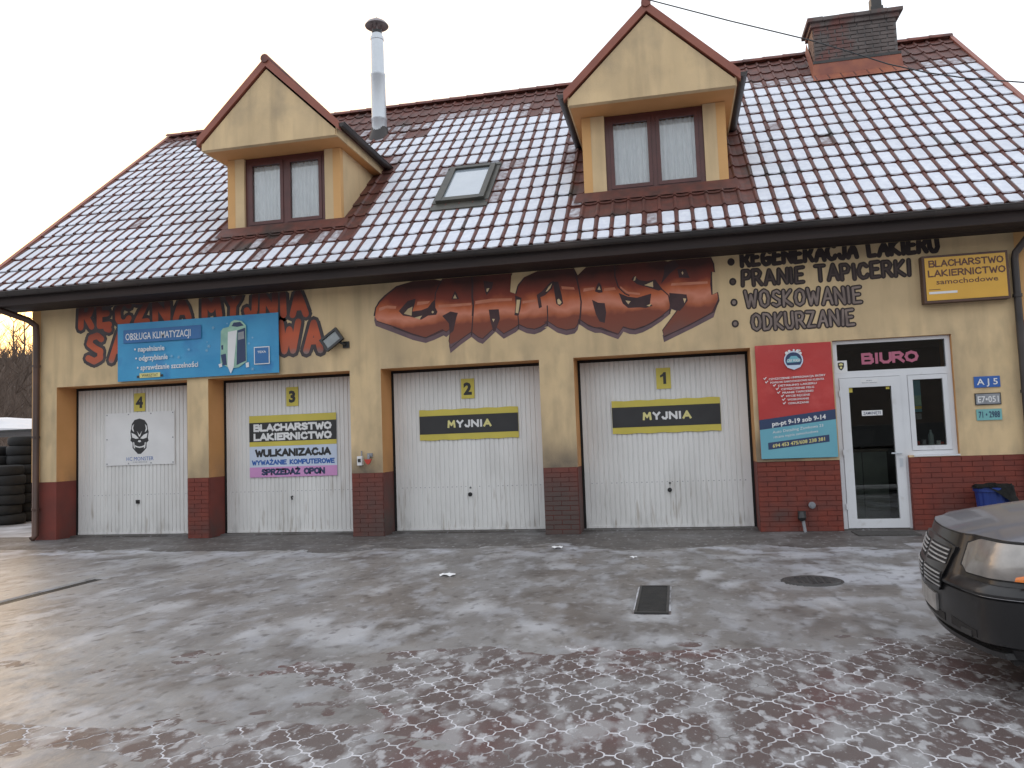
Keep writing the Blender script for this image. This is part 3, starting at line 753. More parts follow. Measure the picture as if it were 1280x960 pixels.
    cu_ = MB(); n_ = 90; vs = []
    for i_ in range(n_+1):
        xx = wx0+.08+(wx1-wx0-.16)*i_/n_; yy = DY+.115+.014*math.sin(i_*1.35)+.008*math.sin(i_*.6)
        vs += [(xx, yy, wz0), (xx, yy, wz1-.12-.0*abs(math.sin(i_*.07)))]
    cu_.add(vs, [(2*i_, 2*i_+2, 2*i_+3, 2*i_+1) for i_ in range(n_)]); autosmooth(cu_.build('net_curtain', curtm, D, fix=False), 80)
    bk = MB(); bk.add([(x0+.1, DY+.6, zb), (x1-.1, DY+.6, zb), (x1-.1, DY+.6, DZS), (x0+.1, DY+.6, DZS)], [(0, 1, 2, 3)]); bk.build('dormer_room', roomm, D, fix=False)
    return D
dormer(DORM[0][0], DORM[0][1], DORM[0][2], -6.92, -5.46, 'left')
dormer(DORM[1][0], DORM[1][1], DORM[1][2], -.85, .62, 'right')

# ---- skylight
sk = MB(); x0, x1 = SKY[0], SKY[1]; s0, s1 = (SKY[2]+.6)/cs, (SKY[3]+.6)/cs
def rbox(b, xa, xb, sa_, sb, ha, hb, mi=0):
    vs = [RP(xa, sa_, ha), RP(xb, sa_, ha), RP(xb, sb, ha), RP(xa, sb, ha), RP(xa, sa_, hb), RP(xb, sa_, hb), RP(xb, sb, hb), RP(xa, sb, hb)]
    b.add(vs, [(0, 3, 2, 1), (4, 5, 6, 7), (0, 1, 5, 4), (1, 2, 6, 5), (2, 3, 7, 6), (3, 0, 4, 7)], mi)
skm = material('skylight_frame', (.07, .065, .05), (.045, .045, .038), 6, .5)
rbox(sk, x0, x0+.09, s0, s1, -.01, .11); rbox(sk, x1-.09, x1, s0, s1, -.01, .11)
rbox(sk, x0+.09, x1-.09, s0, s0+.12, -.01, .105); rbox(sk, x0+.09, x1-.09, s1-.10, s1, -.01, .115)
sko = sk.build('skylight', skm, bld)
fl_ = MB(); rbox(fl_, x0-.07, x1+.07, s0-.22, s0-.002, .02, .05); rbox(fl_, x0-.07, x0-.002, s0, s1, .02, .06); rbox(fl_, x1+.002, x1+.07, s0, s1, .02, .06); rbox(fl_, x0-.07, x1+.07, s1+.002, s1+.1, .02, .07); fl_.build('flashing', skm, sko)
pn = MB(); rbox(pn, x0+.091, x1-.091, s0+.121, s1-.101, .06, .075)
pn.build('skylight_pane', material('sky_toned_skylight_glass', (.36, .41, .46), (.32, .37, .42), 3, .12, spec=.9, coat=1.), sko)  # reflected sky is put into the pane's pale base colour

# ---- metal flue
fl = MB(); cx, cy = FLU
fl.lathe([(.155, 7.6), (.155, 8.02), (.163, 8.03), (.163, 8.06), (.15, 8.07), (.148, 8.95), (.155, 8.96), (.155, 9.0), (.135, 9.02), (.13, 9.72), (.14, 9.73), (.14, 9.79), (.115, 9.80), (.11, 9.86)], cx, cy, 28)
flo = autosmooth(fl.build('flue_pipe', steelm, bld), 40)
b_ = MB(); b_.lathe([(.1, 9.86), (.105, 9.86), (.105, 9.93), (.1, 9.93)], cx, cy, 24); b_.build('flue_collar', blackpl, flo)
b_ = MB()
for k in range(4):
    a = k*math.pi/2+.4; b_.tube([(cx+.09*math.cos(a), cy+.09*math.sin(a), 9.84), (cx+.09*math.cos(a), cy+.09*math.sin(a), 10.07)], .012, 6)
b_.build('cowl_strut', cowlm, flo)
b_ = MB(); b_.lathe([(.24, 10.03), (.245, 10.035), (.2, 10.10), (.09, 10.17), (.02, 10.19), (.02, 10.22), (.001, 10.225)], cx, cy, 28)
b_.lathe([(.24, 10.03), (.12, 10.09), (.001, 10.06)], cx, cy, 28); autosmooth(b_.build('flue_cowl', cowlm, flo, fix=False), 50)
b_ = MB(); b_.lathe([(.30, 7.40), (.24, 7.62), (.175, 7.78), (.17, 7.86)], cx, cy+.02, 24); autosmooth(b_.build('flue_boot', gutterm, flo), 60)

# ---- chimney
x0, x1, y0, y1 = CH; zb, zt = 7.7, 8.86
ch = MB(); ch.box(x0+.012, x1-.012, y0+.012, y1-.012, zb, zt); cho = ch.build('chimney', chimm, bld)
rows_ = int((zt-8.02)/.075)
ybr = {}
def cb_mesh(w_):
    k = round(w_, 2)
    if k not in ybr:
        b = MB(); e = .004; d = .02
        b.add([(0, .0, 0), (w_, 0, 0), (w_, 0, .067), (0, 0, .067), (e, -d, e), (w_-e, -d, e), (w_-e, -d, .063), (e, -d, .063)], [(4, 5, 6, 7), (0, 1, 5, 4), (1, 2, 6, 5), (2, 3, 7, 6), (3, 0, 4, 7)])
        ybr[k] = b.mesh('brick', chimb)
    return ybr[k]
nbk = 0
for r_ in range(rows_+1):
    z = zt-.075*(r_+1)+.004
    x = x0+.012-(.125 if r_ % 2 else 0)
    while x < x1-.03:
        a, b = max(x, x0+.012), min(x+.245, x1-.012)
        if b-a > .05 and nbk < 104:
            o = link('brick', cb_mesh(b-a-.01), cho); o.location = (a+.005, y0+.012+random.uniform(-.003, .003), z); nbk += 1
        x += .255
    y = y1-.012
sd = MB()
for r_ in range(rows_+1):
    z = zt-.075*(r_+1)+.004
    for q in range(2): sd.box(x0-.006, x0+.012, y0+.03+q*.255, y0+.26+q*.24, z, z+.067)
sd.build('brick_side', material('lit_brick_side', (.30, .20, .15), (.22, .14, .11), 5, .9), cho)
for dz, ov, hh in ((0, .045, .085), (.086, .10, .07)):
    x = x0-ov
    k = 0; L_ = (x1-x0+2*ov)/6
    for k in range(6):
        b = MB(); b.box(x+k*L_+.003, x+(k+1)*L_-.003, y0-ov+random.uniform(-.004, .004), y1+ov, zt+dz, zt+dz+hh+random.uniform(-.006, .002)); b.build('chimney_cap', chimb, cho)
b = MB(); b.box(3.97, 4.15, 3.95, 4.13, zt+.156, zt+.55); b.box(3.95, 4.17, 3.93, 4.15, zt+.30, zt+.36); b.build('chimney_pot', steelg, cho)
b = MB(); b.add([(x0-.03, y0-.012, 8.17), (x1+.03, y0-.012, 8.17), (x1+.06, y0-.05, 7.86), (x0-.06, y0-.05, 7.86)], [(0, 1, 2, 3)])
b.add([(x0-.06, y0-.05, 7.92), (x1+.06, y0-.05, 7.92), (x1+.10, y0-.30, 7.72), (x0-.10, y0-.30, 7.72)], [(0, 1, 2, 3)])
b.add([(x0-.03, y0-.012, 8.17), (x0-.06, y0-.05, 7.86), (x0-.06, y1, 8.65), (x0-.03, y1, 8.85)], [(0, 1, 2, 3)])
b.build('chimney_flashing', flashm, cho, fix=False)
b = MB(); b.box(x0-.035, x1+.035, y0-.022, y0-.013, 8.16, 8.21); b.build('flashing_bar', steelg, cho)

# ---- garage doors
def garage_door(x0, x1, hx, handle):
    y = .45; b = MB(); z0, z1 = .03, 2.50; a0, a1 = x0+.038, x1-.038
    n = int(round((a1-a0-.12)/.0735)); p = (a1-a0-.12)/n; xs_ = []; 
    pr = []
    for k in range(n):
        xx = a0+.06+k*p; pr += [(xx, 0), (xx+.006, .012), (xx+.016, .012), (xx+.022, 0)]
    pr = [(a0, 0)] + pr + [(a1, 0)]
    m_ = len(pr); vs = [(xx, y+dd, z0+.02) for xx, dd in pr] + [(xx, y+dd, z1) for xx, dd in pr]
    b.add(vs, [(k, k+1, m_+k+1, m_+k) for k in range(m_-1)])
    b.box(a0, a1, y-.006, y+.03, z0-.002, z0+.035)
    G = b.build('garage_door', doorm, bld, fix=False)
    f_ = MB(); f_.box(x0+.003, a0-.008, y-.01, y+.09, .0, 2.54); f_.box(a1+.008, x1-.003, y-.01, y+.09, .0, 2.54); f_.box(a0-.006, a1+.006, y-.01, y+.09, 2.505, 2.543)
    f_.build('door_frame', darkm, G)
    s_ = MB()
    for k in range(n):
        xx = a0+.06+(k+.5)*p+.011
        if rnd.random() < .85: s_.box(xx-.008, xx+.008, y-.0015, y+.001, .685+.002*math.sin(k), .694)
    tag(s_.build('vent_slots', greyp, G), kind='stuff')
    h_ = MB()
    if handle == 'round': h_.tube([(hx, y+.01, .57), (hx, y-.02, .57)], .032, 14); h_.tube([(hx, y-.02, .57), (hx, y-.05, .57)], .014, 10); h_.box(hx-.006, hx+.02, y-.01, y, .66, .68)
    elif handle == 'square': h_.box(hx-.03, hx+.03, y-.025, y, .54, .60); h_.tube([(hx, y-.02, .57), (hx, y-.05, .57)], .012, 8)
    else: h_.tube([(hx, y, .60), (hx, y-.04, .60), (hx+.015, y-.045, .55)], .013, 8)
    h_.build('door_handle', blackpl, G)
    return G
for (a, b), hx, kd in zip(OPEN, (-8.98, -6.14, -3.16, -.14), ('square', 'lever', 'round', 'round')): garage_door(a, b, hx, kd)

# ---- office door and window
yo = .06
def bar(b, xa, xb, za, zb_, y0, y1): b.box(xa, xb, y0, y1, za, zb_)
fo = MB(); t = .06
X0, X1, X2 = OFF[0]+.004, OFF[1], OFF[2]-.004
bar(fo, X0, X0+t, .02, OZ-.004, yo, yo+.08); bar(fo, X2-t, X2, OW+.004, OZ-.004, yo, yo+.08)
bar(fo, X0+t, X2-t, OZ-.05, OZ-.004, yo, yo+.08); bar(fo, X0+t, X2-t, 2.06, 2.15, yo, yo+.08)
bar(fo, X1-.03, X1+.06, .02, 2.06, yo, yo+.08); bar(fo, X1+.06, X2-t, OW+.004, OW+.06, yo, yo+.08)
fro = fo.build('office_door_frame', pvc, bld)
tp = MB(); tp.box(X0+t, X2-t, yo+.035, yo+.045, 2.151, OZ-.051); tp.build('transom_pane', glassd, fro)
dl = MB(); dx0, dx1 = X0+t+.004, X1-.034
bar(dl, dx0, dx0+.115, .03, 2.055, yo-.015, yo+.06); bar(dl, dx1-.115, dx1, .03, 2.055, yo-.015, yo+.06)
bar(dl, dx0+.115, dx1-.115, 1.925, 2.055, yo-.015, yo+.06); bar(dl, dx0+.115, dx1-.115, .03, .15, yo-.015, yo+.06)
dlo = dl.build('office_door', pvc, bld)
p_ = MB(); p_.box(dx0+.115, dx1-.115, yo+.02, yo+.03, .151, 1.924); p_.build('door_pane', glassd, dlo)
h_ = MB(); h_.tube([(dx1-.055, yo-.015, 1.02), (dx1-.055, yo-.055, 1.02), (dx1-.18, yo-.06, 1.02)], .011, 8); h_.box(dx1-.075, dx1-.035, yo-.022, yo-.014, .84, .95)
h_.build('door_handle', steelm, dlo)
for z in (.32, 1.05, 1.85):
    h_ = MB(); h_.tube([(dx0-.008, yo-.022, z-.04), (dx0-.008, yo-.022, z+.04)], .011, 8); h_.build('hinge', pvc, dlo)
sw_ = MB(); wx0, wx1 = X1+.064, X2-t-.004; wz0, wz1 = OW+.064, 2.055
bar(sw_, wx0, wx0+.06, wz0, wz1, yo-.01, yo+.06); bar(sw_, wx1-.06, wx1, wz0, wz1, yo-.01, yo+.06); bar(sw_, wx0+.06, wx1-.06, wz0, wz0+.06, yo-.01, yo+.06); bar(sw_, wx0+.06, wx1-.06, wz1-.06, wz1, yo-.01, yo+.06)
swo = sw_.build('office_window', pvc, bld)
p_ = MB(); p_.box(wx0+.06, wx1-.06, yo+.02, yo+.03, wz0+.06, wz1-.06); p_.build('window_pane', glassd, swo)
sl_ = MB(); sl_.box(X1+.06, X2+.004, -.012, yo, OW-.018, OW+.003); sl_.build('window_sill', pvc, swo)
# the dark office behind
rm = MB(); rx0, rx1, ry0, ry1 = X0-.05, XR-.1, .52, 3.2
rm.add([(rx0, ry0, 0), (rx1, ry0, 0), (rx1, ry1, 0), (rx0, ry1, 0), (rx0, ry0, 2.7), (rx1, ry0, 2.7), (rx1, ry1, 2.7), (rx0, ry1, 2.7)],
       [(0, 1, 2, 3), (4, 5, 6, 7), (2, 3, 7, 6), (3, 0, 4, 7), (1, 2, 6, 5)]); rm.build('office_room', roomm, bld, fix=False)
jb = MB(); jb.add([(X2+.01, .5, 0), (rx1, .52, 0), (rx1, .52, 2.7), (X2+.01, .5, 2.7)], [(0, 1, 2, 3)]); jb.build('inner_wall', roomm, bld, fix=False)
block('BIURO', 2.88, 2.235, .155, biurom, yo+.033, fro, width=.72, wt=.24)

# ---- things inside and on the office front
dk = empty('reception_desk', (2.6, 1.0, 0)); tag(dk, 'added reception desk behind the office door glass, grey like the reflected yard', 'desk')
b = MB(); b.box(2.22, 2.98, .92, 1.4, 1.02, 1.06); b.build('desk_top', material('desk_wood', (.26, .20, .15), None, 4, .5), dk)
b = MB(); b.box(2.24, 2.62, .94, .96, .02, 1.018); b.box(2.63, 2.96, .94, .96, .02, 1.018); b.build('front_panel', material('reflection_toned_panel', (.42, .45, .42), (.30, .33, .31), 3, .5), dk)  # added panel, its tone stands in for the yard reflected in the door glass
b = MB(); b.box(2.52, 2.84, 1.1, 1.12, 1.12, 1.34); b.box(2.65, 2.70, 1.11, 1.14, 1.06, 1.12); o = b.build('monitor', blackpl); tag(o, 'dark computer monitor on the reception desk behind the door glass', 'monitor')
for xx, hh, mm, lab in ((3.17, .05, redplas, 'small red box at the left of the office window ledge'), (3.25, .07, greyp, 'small grey tin second on the office window ledge'), (3.43, .05, whitep, 'small white box right of the bottle in the office window'), (3.47, .035, redplas, 'tiny red box at the right end of the office window ledge')):
    b = MB(); b.box(xx-.022, xx+.022, .14, .19, OW+.131, OW+.131+hh); o = b.build('small_package', mm); tag(o, lab, 'package')
b = MB(); b.lathe([(.0, 0), (.034, 0), (.036, .02), (.036, .13), (.014, .17), (.013, .20), (.0, .20)], 3.34, .16, 14, cz=OW+.13)
o = autosmooth(b.build('bottle', material('bottle_glass', (.35, .42, .42), None, 4, .15))); tag(o, 'small pale bottle standing inside the office window', 'bottle')
b = MB(); b.box(3.13, 3.53, .12, .22, OW+.125, OW+.13)
o = b.build('window_board', pvc, swo)

def board(name, x0, x1, z0, z1, y, t, mat, label, cat, group=None, sag=0., n=1, jag=0.):
    """a thin flat sign; y = front face"""
    b = MB()
    if sag or jag:
        nx, nz = 26, 12; vs = []; fs = []
        for j in range(nz+1):
            for i in range(nx+1):
                u, v = i/nx, j/nz; x = x0+(x1-x0)*u; z = z0+(z1-z0)*v
                z += sag*math.sin(u*math.pi*5)*(.5-abs(v-.5))*0 + (jag*math.sin(u*math.pi*9+1)*(1 if j in (0, nz) else 0))
                yy = y - abs(sag)*(math.sin(u*9+v*4)*.5+math.sin(u*4-v*7+1)*.5)*math.sin(u*math.pi)*math.sin(v*math.pi)
                vs.append((x, yy, z))
        for j in range(nz):
            for i in range(nx): a = j*(nx+1)+i; fs.append((a, a+1, a+nx+2, a+nx+1))
        k = len(vs); vs += [(x, y+t, z) for x, _, z in vs]; fs += [tuple(q+k for q in f[::-1]) for f in fs]
        b.add(vs, fs)
    else: b.box(x0, x1, y, y+t, z0, z1)
    o = b.build(name, mat)
    if sag or jag: autosmooth(o, 60)
    tag(o, label, cat, group); return o
def flat(x0, x1, z0, z1, y, mat, parent, name):
    b = MB(); b.box(x0, x1, y-.0015, y, z0, z1); return b.build(name, mat, parent)

YD = .45
# numbers 4 3 2 1
for ch_, xc, zc, nm in (('4', -8.94, 2.255, 'leftmost door above the skull board'), ('3', -6.11, 2.22, 'door with the body shop notice'), ('2', -3.145, 2.205, 'third door from the left'), ('1', -.15, 2.21, 'door next to the red banner')):
    o = board('number_sign', xc-.105, xc+.105, zc-.155, zc+.155, YD-.014, .008, yellowp, f'yellow number {ch_} plate at the top of the {nm}', 'sign', 'yellow number plates on the garage doors')
    if ch_ == '1': poly([(xc-.005, zc-.085), (xc+.038, zc-.085), (xc+.038, zc+.09), (xc+.004, zc+.09), (xc-.015, zc+.062), (xc-.048, zc+.045), (xc-.048, zc+.012), (xc-.005, zc+.028)], YD-.0150, blackp, o, 'lettering')
    else: text(ch_, xc, zc-.088, .18, blackp, YD-.0155, o, bold=.05)
# MYJNIA signs
for x0, x1, z0, z1, lab in ((-3.945, -2.36, 1.42, 1.895, 'MYJNIA banner on the garage door left of the pillar, under number plate two'), (-.93, .64, 1.41, 1.9, 'wider MYJNIA banner on the garage door beside the red banner')):
    o = board('car_wash_sign', x0, x1, z0, z1, YD-.016, .008, yellowp, lab, 'sign', 'MYJNIA banners', jag=.005)
    flat(x0+.002, x1-.002, z0+.095, z1-.095, YD-.0175, blackp, o, 'black_stripe')
    zc = (z0+z1)/2-.055; xc = (x0+x1)/2
    wds = [('M', .135, paleyel), ('Y', .12, whitep), ('J', .095, whitep), ('N', .13, whitep), ('I', .045, whitep), ('A', .135, paleyel)]
    x = xc-.345+.01
    for c_, ww, mm in wds:
        block(c_, x, zc, .12, mm, YD-.021, o, width=ww-.004, wt=.26, align='l'); x += ww+.010
# notice on door 3
x0, x1 = -6.885, -5.345
o = board('body_shop_sign', x0, x1, .92, 1.93, YD-.016, .008, palebl, 'large BLACHARSTWO LAKIERNICTWO WULKANIZACJA notice on garage door number 3', 'sign', jag=.003)
flat(x0+.001, x1-.001, 1.425, 1.929, YD-.0175, yellowp, o, 'yellow_panel')
flat(x0+.001, x1-.001, 1.50, 1.815, YD-.0195, blackp, o, 'black_stripe')
flat(x0+.001, x1-.001, .921, 1.085, YD-.0175, pinkp, o, 'pink_panel')
xm = (x0+x1)/2
block('BLACHARSTWO', xm, 1.665, .125, whitep, YD-.0245, o, width=1.38)
block('LAKIERNICTWO', xm, 1.515, .125, whitep, YD-.0245, o, width=1.38)
block('WULKANIZACJA', xm, 1.25, .13, blackp, YD-.019, o, width=1.34)
block('WYWAŻANIE KOMPUTEROWE', xm, 1.118, .085, bluep, YD-.019, o, width=1.46, wt=.24)
block('SPRZEDAŻ OPON', xm, .950, .11, navyp, YD-.019, o, width=1.12)
# skull board on door 4
x0, x1, z0, z1 = -9.60, -8.27, 1.19, 2.085
o = board('skull_board', x0, x1, z0, z1, YD-.016, .008, whitep, 'white board with black skull and HC MONSTER on garage door number 4', 'sign')
bo = MB()
for fx in (0, .33, .67, 1):
    for fz in (0, .5, 1):
        if fz == .5 and fx not in (0, 1): continue
        xx, zz = x0+.03+(x1-x0-.06)*fx, z0+.03+(z1-z0-.06)*fz; bo.tube([(xx, YD-.015, zz), (xx, YD-.022, zz)], .011, 8)
bo.build('bolt', greyp, o)
def zp_(pts, sc=4.364, ox=60, oy=470, y=YD): return [wp(ox+a/sc, oy+b/sc, y) for a, b in pts]
sk_out = [(503, 232), (530, 240), (545, 262), (549, 290), (553, 305), (548, 338), (553, 352), (541, 364), (541, 392), (527, 408), (510, 425), (494, 425), (478, 408), (465, 392), (465, 364), (453, 352), (457, 338), (453, 305), (457, 290), (461, 262), (476, 240)]
poly(zp_(sk_out), YD-.0165, blackp, o, 'skull_print')
for pts in ([(459, 310), (480, 320), (499, 340), (484, 343), (464, 336)], [(547, 310), (526, 320), (507, 340), (522, 343), (542, 336)],
            [(464, 272), (473, 262), (468, 285), (474, 306), (466, 300), (461, 290)], [(542, 272), (533, 262), (538, 285), (532, 306), (540, 300), (545, 290)],
            [(478, 376), (490, 383), (503, 385), (516, 383), (530, 376), (527, 387), (503, 392), (481, 387)], [(498, 350), (508, 350), (512, 358), (503, 362), (494, 358)],
            [(468, 360), (474, 362), (479, 396), (472, 391)], [(538, 360), (532, 362), (527, 396), (534, 391)], [(490, 300), (503, 322), (516, 300), (506, 330), (500, 330)]):
    poly(zp_(pts), YD-.0180, whitep, o, 'skull_print')
text('HC MONSTER', -8.93, 1.265, .065, bluep, YD-.0175, o, width=.52, bold=.0)
text('CAR SERVICE', -8.93, 1.225, .026, greyp, YD-.0175, o, width=.27)

# ---- big banners on the wall
x0, x1, z0, z1 = -8.97, -6.07, 2.575, 3.53
o = board('blue_banner', x0, x1, z0, z1, -.055, .01, banbl, 'blue air conditioning banner OBSŁUGA KLIMATYZACJI hung over the graffiti', 'banner', sag=.022)
yb_ = -.070
flat(x0+.12, x0+1.55, 3.20, 3.42, yb_, banbl2, o, 'title_panel')
text('OBSŁUGA KLIMATYZACJI', x0+.16, 3.25, .115, whitep, yb_-.003, o, width=1.20, bold=.01, align='l')
for s_, xx, zz, ww in (('• napełnianie', .32, 3.05, .56), ('• odgrzybianie', .34, 2.90, .60), ('• sprawdzanie szczelności', .37, 2.745, 1.12)):
    text(s_, x0+xx, zz, .085, whitep, yb_, o, width=ww, bold=.02, align='l')
flat(x0+.42, x0+.80, 2.615, 2.69, yb_, paleyel, o, 'badge'); text('WARSZTAT', x0+.61, 2.63, .045, blackp, yb_-.003, o, width=.30, bold=.01)
flat(x0+.37, x0+.415, 2.62, 2.655, yb_, blackp, o, 'badge'); flat(x0+.805, x0+.85, 2.62, 2.655, yb_, blackp, o, 'badge')
def bz(pts): return [wp(130+a/5.565, 380+b/5.565, -.06) for a, b in pts]
for mm, pts, dy in ((greenp, [(815, 190), (830, 170), (870, 160), (885, 125), (910, 112), (960, 118), (990, 150), (995, 400), (940, 440), (880, 450), (812, 410)], 0),
                (navyp, [(930, 185), (985, 165), (990, 395), (925, 425)], .0015), (whitep, [(865, 195), (928, 182), (905, 440), (885, 485), (862, 430)], .003),
                (navyp, [(815, 355), (850, 345), (858, 425), (830, 425)], .0015), (navyp, [(818, 290), (832, 285), (832, 318), (820, 318)], .0015),
                (navyp, [(905, 130), (950, 125), (975, 150), (930, 160), (890, 155)], .0015), (greyp, [(935, 200), (975, 190), (978, 240), (935, 252)], .003),
                (whitep, [(800, 420), (822, 412), (826, 436), (806, 442)], .0015), (whitep, [(988, 410), (1010, 405), (1012, 438), (992, 442)], .0015)):
    poly(bz(pts), yb_-dy, mm, o, 'machine_print')
flat(x1-.42, x1-.15, 2.72, 3.0, yb_, whitep, o, 'logo_panel'); flat(x1-.405, x1-.165, 2.735, 2.985, yb_-.002, banbl2, o, 'logo_panel'); text('TEXA', x1-.285, 2.90, .035, whitep, yb_-.0045, o, width=.15, bold=.02)
sf_ = MB()
for k in range(16):
    xx, zz, r_ = x0+random.uniform(.1, 2.8), random.uniform(2.65, 3.48), random.uniform(.012, .032)
    for a in range(3):
        c_, s_ = math.cos(a*math.pi/3), math.sin(a*math.pi/3); w_ = r_*.16
        sf_.add([(xx-c_*r_-s_*w_, yb_+.001-.0002*a, zz-s_*r_+c_*w_), (xx-c_*r_+s_*w_, yb_+.001-.0002*a, zz-s_*r_-c_*w_), (xx+c_*r_+s_*w_, yb_+.001-.0002*a, zz+s_*r_-c_*w_), (xx+c_*r_-s_*w_, yb_+.001-.0002*a, zz+s_*r_+c_*w_)], [(0, 1, 2, 3)])
sf_.build('snowflake_print', material('pale_snowflake_print', (.25, .5, .7), None, 3, .5), o, fix=False)

x0, x1, z0, z1 = 1.12, 2.115, .995, 2.56
o = board('red_banner', x0, x1, z0, z1, -.045, .01, banred, 'tall red and blue price banner between door 1 and the office door', 'banner', sag=.014)
yb_ = -.062
poly([(x0, 1.395), (x1, 1.505), (x1, 1.64), (x0, 1.53)], yb_, navyp, o, 'hours_band')
poly([(x0+.001, z0+.001), (x1-.001, z0+.001), (x1-.001, 1.504), (x0+.001, 1.394)], yb_, banteal, o, 'address_panel')
text('pn-pt 9-19 sob 9-14', (x0+x1)/2+.02, 1.478, .062, whitep, yb_-.003, o, width=.70, bold=.03, slope=.11)
text('Auto Detailing Zamkowa 23', (x0+x1)/2, 1.375, .038, whitep, yb_-.003, o, width=.66, slope=.11); text('ręczna myjnia samochodowa', (x0+x1)/2-.03, 1.305, .036, whitep, yb_-.003, o, width=.58, slope=.11)
poly([(x0+.10, 1.12), (x1-.10, 1.205), (x1-.10, 1.30), (x0+.10, 1.215)], yb_-.002, navyp, o, 'phone_band')
text('694 453 475/608 238 381', (x0+x1)/2, 1.185, .048, paleyel, yb_-.005, o, width=.68, bold=.02, slope=.11)
for k, (s_, ww) in enumerate((('CZYSZCZENIE I IMPREGNACJA SKÓRY', .74), ('POWŁOKI SAMOCHODOWE NA KLIENTA', .70), ('DETAILING LAKIERU', .50), ('CZYSZCZENIE FELG', .43), ('PRANIE TAPICERKI', .40), ('MYCIE RĘCZNE', .31), ('WOSKOWANIE', .28), ('ODKURZANIE', .27))):
    zz = 2.085-k*.050
    text(s_, (x0+x1)/2+.03, zz, .027, whitep, yb_, o, width=ww, bold=.02, slope=.03)
    xx = (x0+x1)/2+.03-ww/2-.05
    poly([(xx-.02, zz+.016), (xx-.013, zz+.024), (xx-.005, zz+.012), (xx+.018, zz+.036), (xx+.024, zz+.028), (xx-.005, zz-.004)], yb_, whitep, o, 'tick_print')
# emblem: round badge with little car
ex, ez = (x0+x1)/2-.0, 2.335
def disc(cx, cz, r, n=20, kz=1.): return [(cx+r*math.cos(2*math.pi*k/n), cz+kz*r*math.sin(2*math.pi*k/n)) for k in range(n)]
poly(disc(ex, ez, .125), yb_, palebl, o, 'emblem'); poly(disc(ex, ez, .108), yb_-.0015, navyp, o, 'emblem')
poly([(ex-.09, ez-.01), (ex-.06, ez+.02), (ex-.03, ez+.055), (ex+.04, ez+.055), (ex+.07, ez+.02), (ex+.09, ez+.005), (ex+.085, ez-.03), (ex-.09, ez-.035)], yb_-.003, banteal, o, 'emblem')
for cx_, cz_, r_ in ((-.085, .10, .022), (-.05, .125, .018), (.06, .12, .024), (.095, .09, .018), (.01, .135, .014), (.085, .125, .013)): poly(disc(ex+cx_, ez+cz_, r_, 12), yb_-.004, whitep, o, 'emblem')
poly([(ex-.10, ez-.07), (ex+.10, ez-.07), (ex+.085, ez-.10), (ex, ez-.135), (ex-.085, ez-.10)], yb_-.004, palebl, o, 'emblem')
text('CAR WASH', ex, ez-.025, .04, whitep, yb_-.006, o, width=.17, bold=.02)

# ---- yellow light box
lb = empty('lightbox_sign', (3.86, 0, 3.0)); tag(lb, 'yellow BLACHARSTWO LAKIERNICTWO samochodowe light box high on the wall', 'sign')
b = MB(); x0, x1, z0, z1 = 3.30, 4.33, 2.985, 3.615
b.box(x0, x1, -.14, -.002, z0, z1); b.build('box_frame', lboxfr, lb)
b = MB(); b.box(x0+.03, x1-.03, -.146, -.141, z0+.03, z1-.03); b.build('face_panel', lboxm, lb)
block('BLACHARSTWO', (x0+x1)/2+.01, 3.455, .095, brownp, -.148, lb, width=.90, wt=.19); block('LAKIERNICTWO', (x0+x1)/2+.01, 3.325, .095, brownp, -.148, lb, width=.93, wt=.19)
text('samochodowe', (x0+x1)/2+.01, 3.225, .07, brownp, -.148, lb, width=.74, bold=.01)
b = MB(); b.box(x0+.06, x0+.40, -.1485, -.1465, 3.10, 3.13); b.build('paper_strip', whitep, lb); b = MB(); b.box(x0+.06, x0+.20, -.1485, -.1465, 3.155, 3.163); b.build('small_print', brownp, lb)

# ---- three old number plates
for x0, x1, z0, z1, mm, bm_, tx, tm, lab in ((3.86, 4.17, 1.845, 1.99, bluep, None, 'A J 5', whitep, 'blue number plate, topmost of the three beside the office window'),
    (3.855, 4.165, 1.615, 1.77, greyp, blackp, 'E7•051', whitep, 'black edged grey number plate, middle one of the three beside the office window'),
    (3.86, 4.16, 1.415, 1.56, tealpl, None, '71 • 2988', navyp, 'pale teal number plate, lowest of the three beside the office window')):
    o = board('number_plate', x0, x1, z0, z1, -.014, .01, bm_ or mm, lab, 'number plate', 'old number plates on the wall')
    if bm_: flat(x0+.012, x1-.012, z0+.012, z1-.012, -.0145, mm, o, 'plate_face')
    text(tx, (x0+x1)/2, z0+.035, .082, tm, -.018, o, width=.25, bold=.015)

# ---- small notices on the office front
o = board('shield_sticker', 2.165, 2.325, 2.13, 2.30, yo-.004, .003, whitep, 'square white sticker with black and yellow shield beside BIURO', 'sticker')
poly([(2.205, 2.27), (2.245, 2.28), (2.285, 2.27), (2.285, 2.22), (2.27, 2.185), (2.245, 2.165), (2.22, 2.185), (2.205, 2.22)], yo-.0045, blackp, o, 'shield_print')
poly([(2.22, 2.255), (2.245, 2.265), (2.27, 2.255), (2.268, 2.235), (2.222, 2.235)], yo-.006, paleyel, o, 'shield_print'); poly(disc(2.245, 2.205, .016, 10), yo-.006, paleyel, o, 'shield_print')
o = board('door_notice', 2.48, 2.70, 1.965, 2.03, yo-.019, .002, whitep, 'narrow white paper notice on the top rail of the office door', 'notice')
text('BIURO', 2.59, 2.003, .016, navyp, yo-.020, o, width=.07); text('Blacharstwo Lakiernictwo', 2.59, 1.975, .016, navyp, yo-.020, o, width=.19)
o = board('closed_sign', 2.475, 2.735, 1.535, 1.605, yo+.012, .003, whitep, 'white ZAMKNIĘTE card stuck to the office door glass', 'sign')
text('ZAMKNIĘTE', 2.605, 1.55, .04, navyp, yo+.0105, o, width=.225, bold=.01)
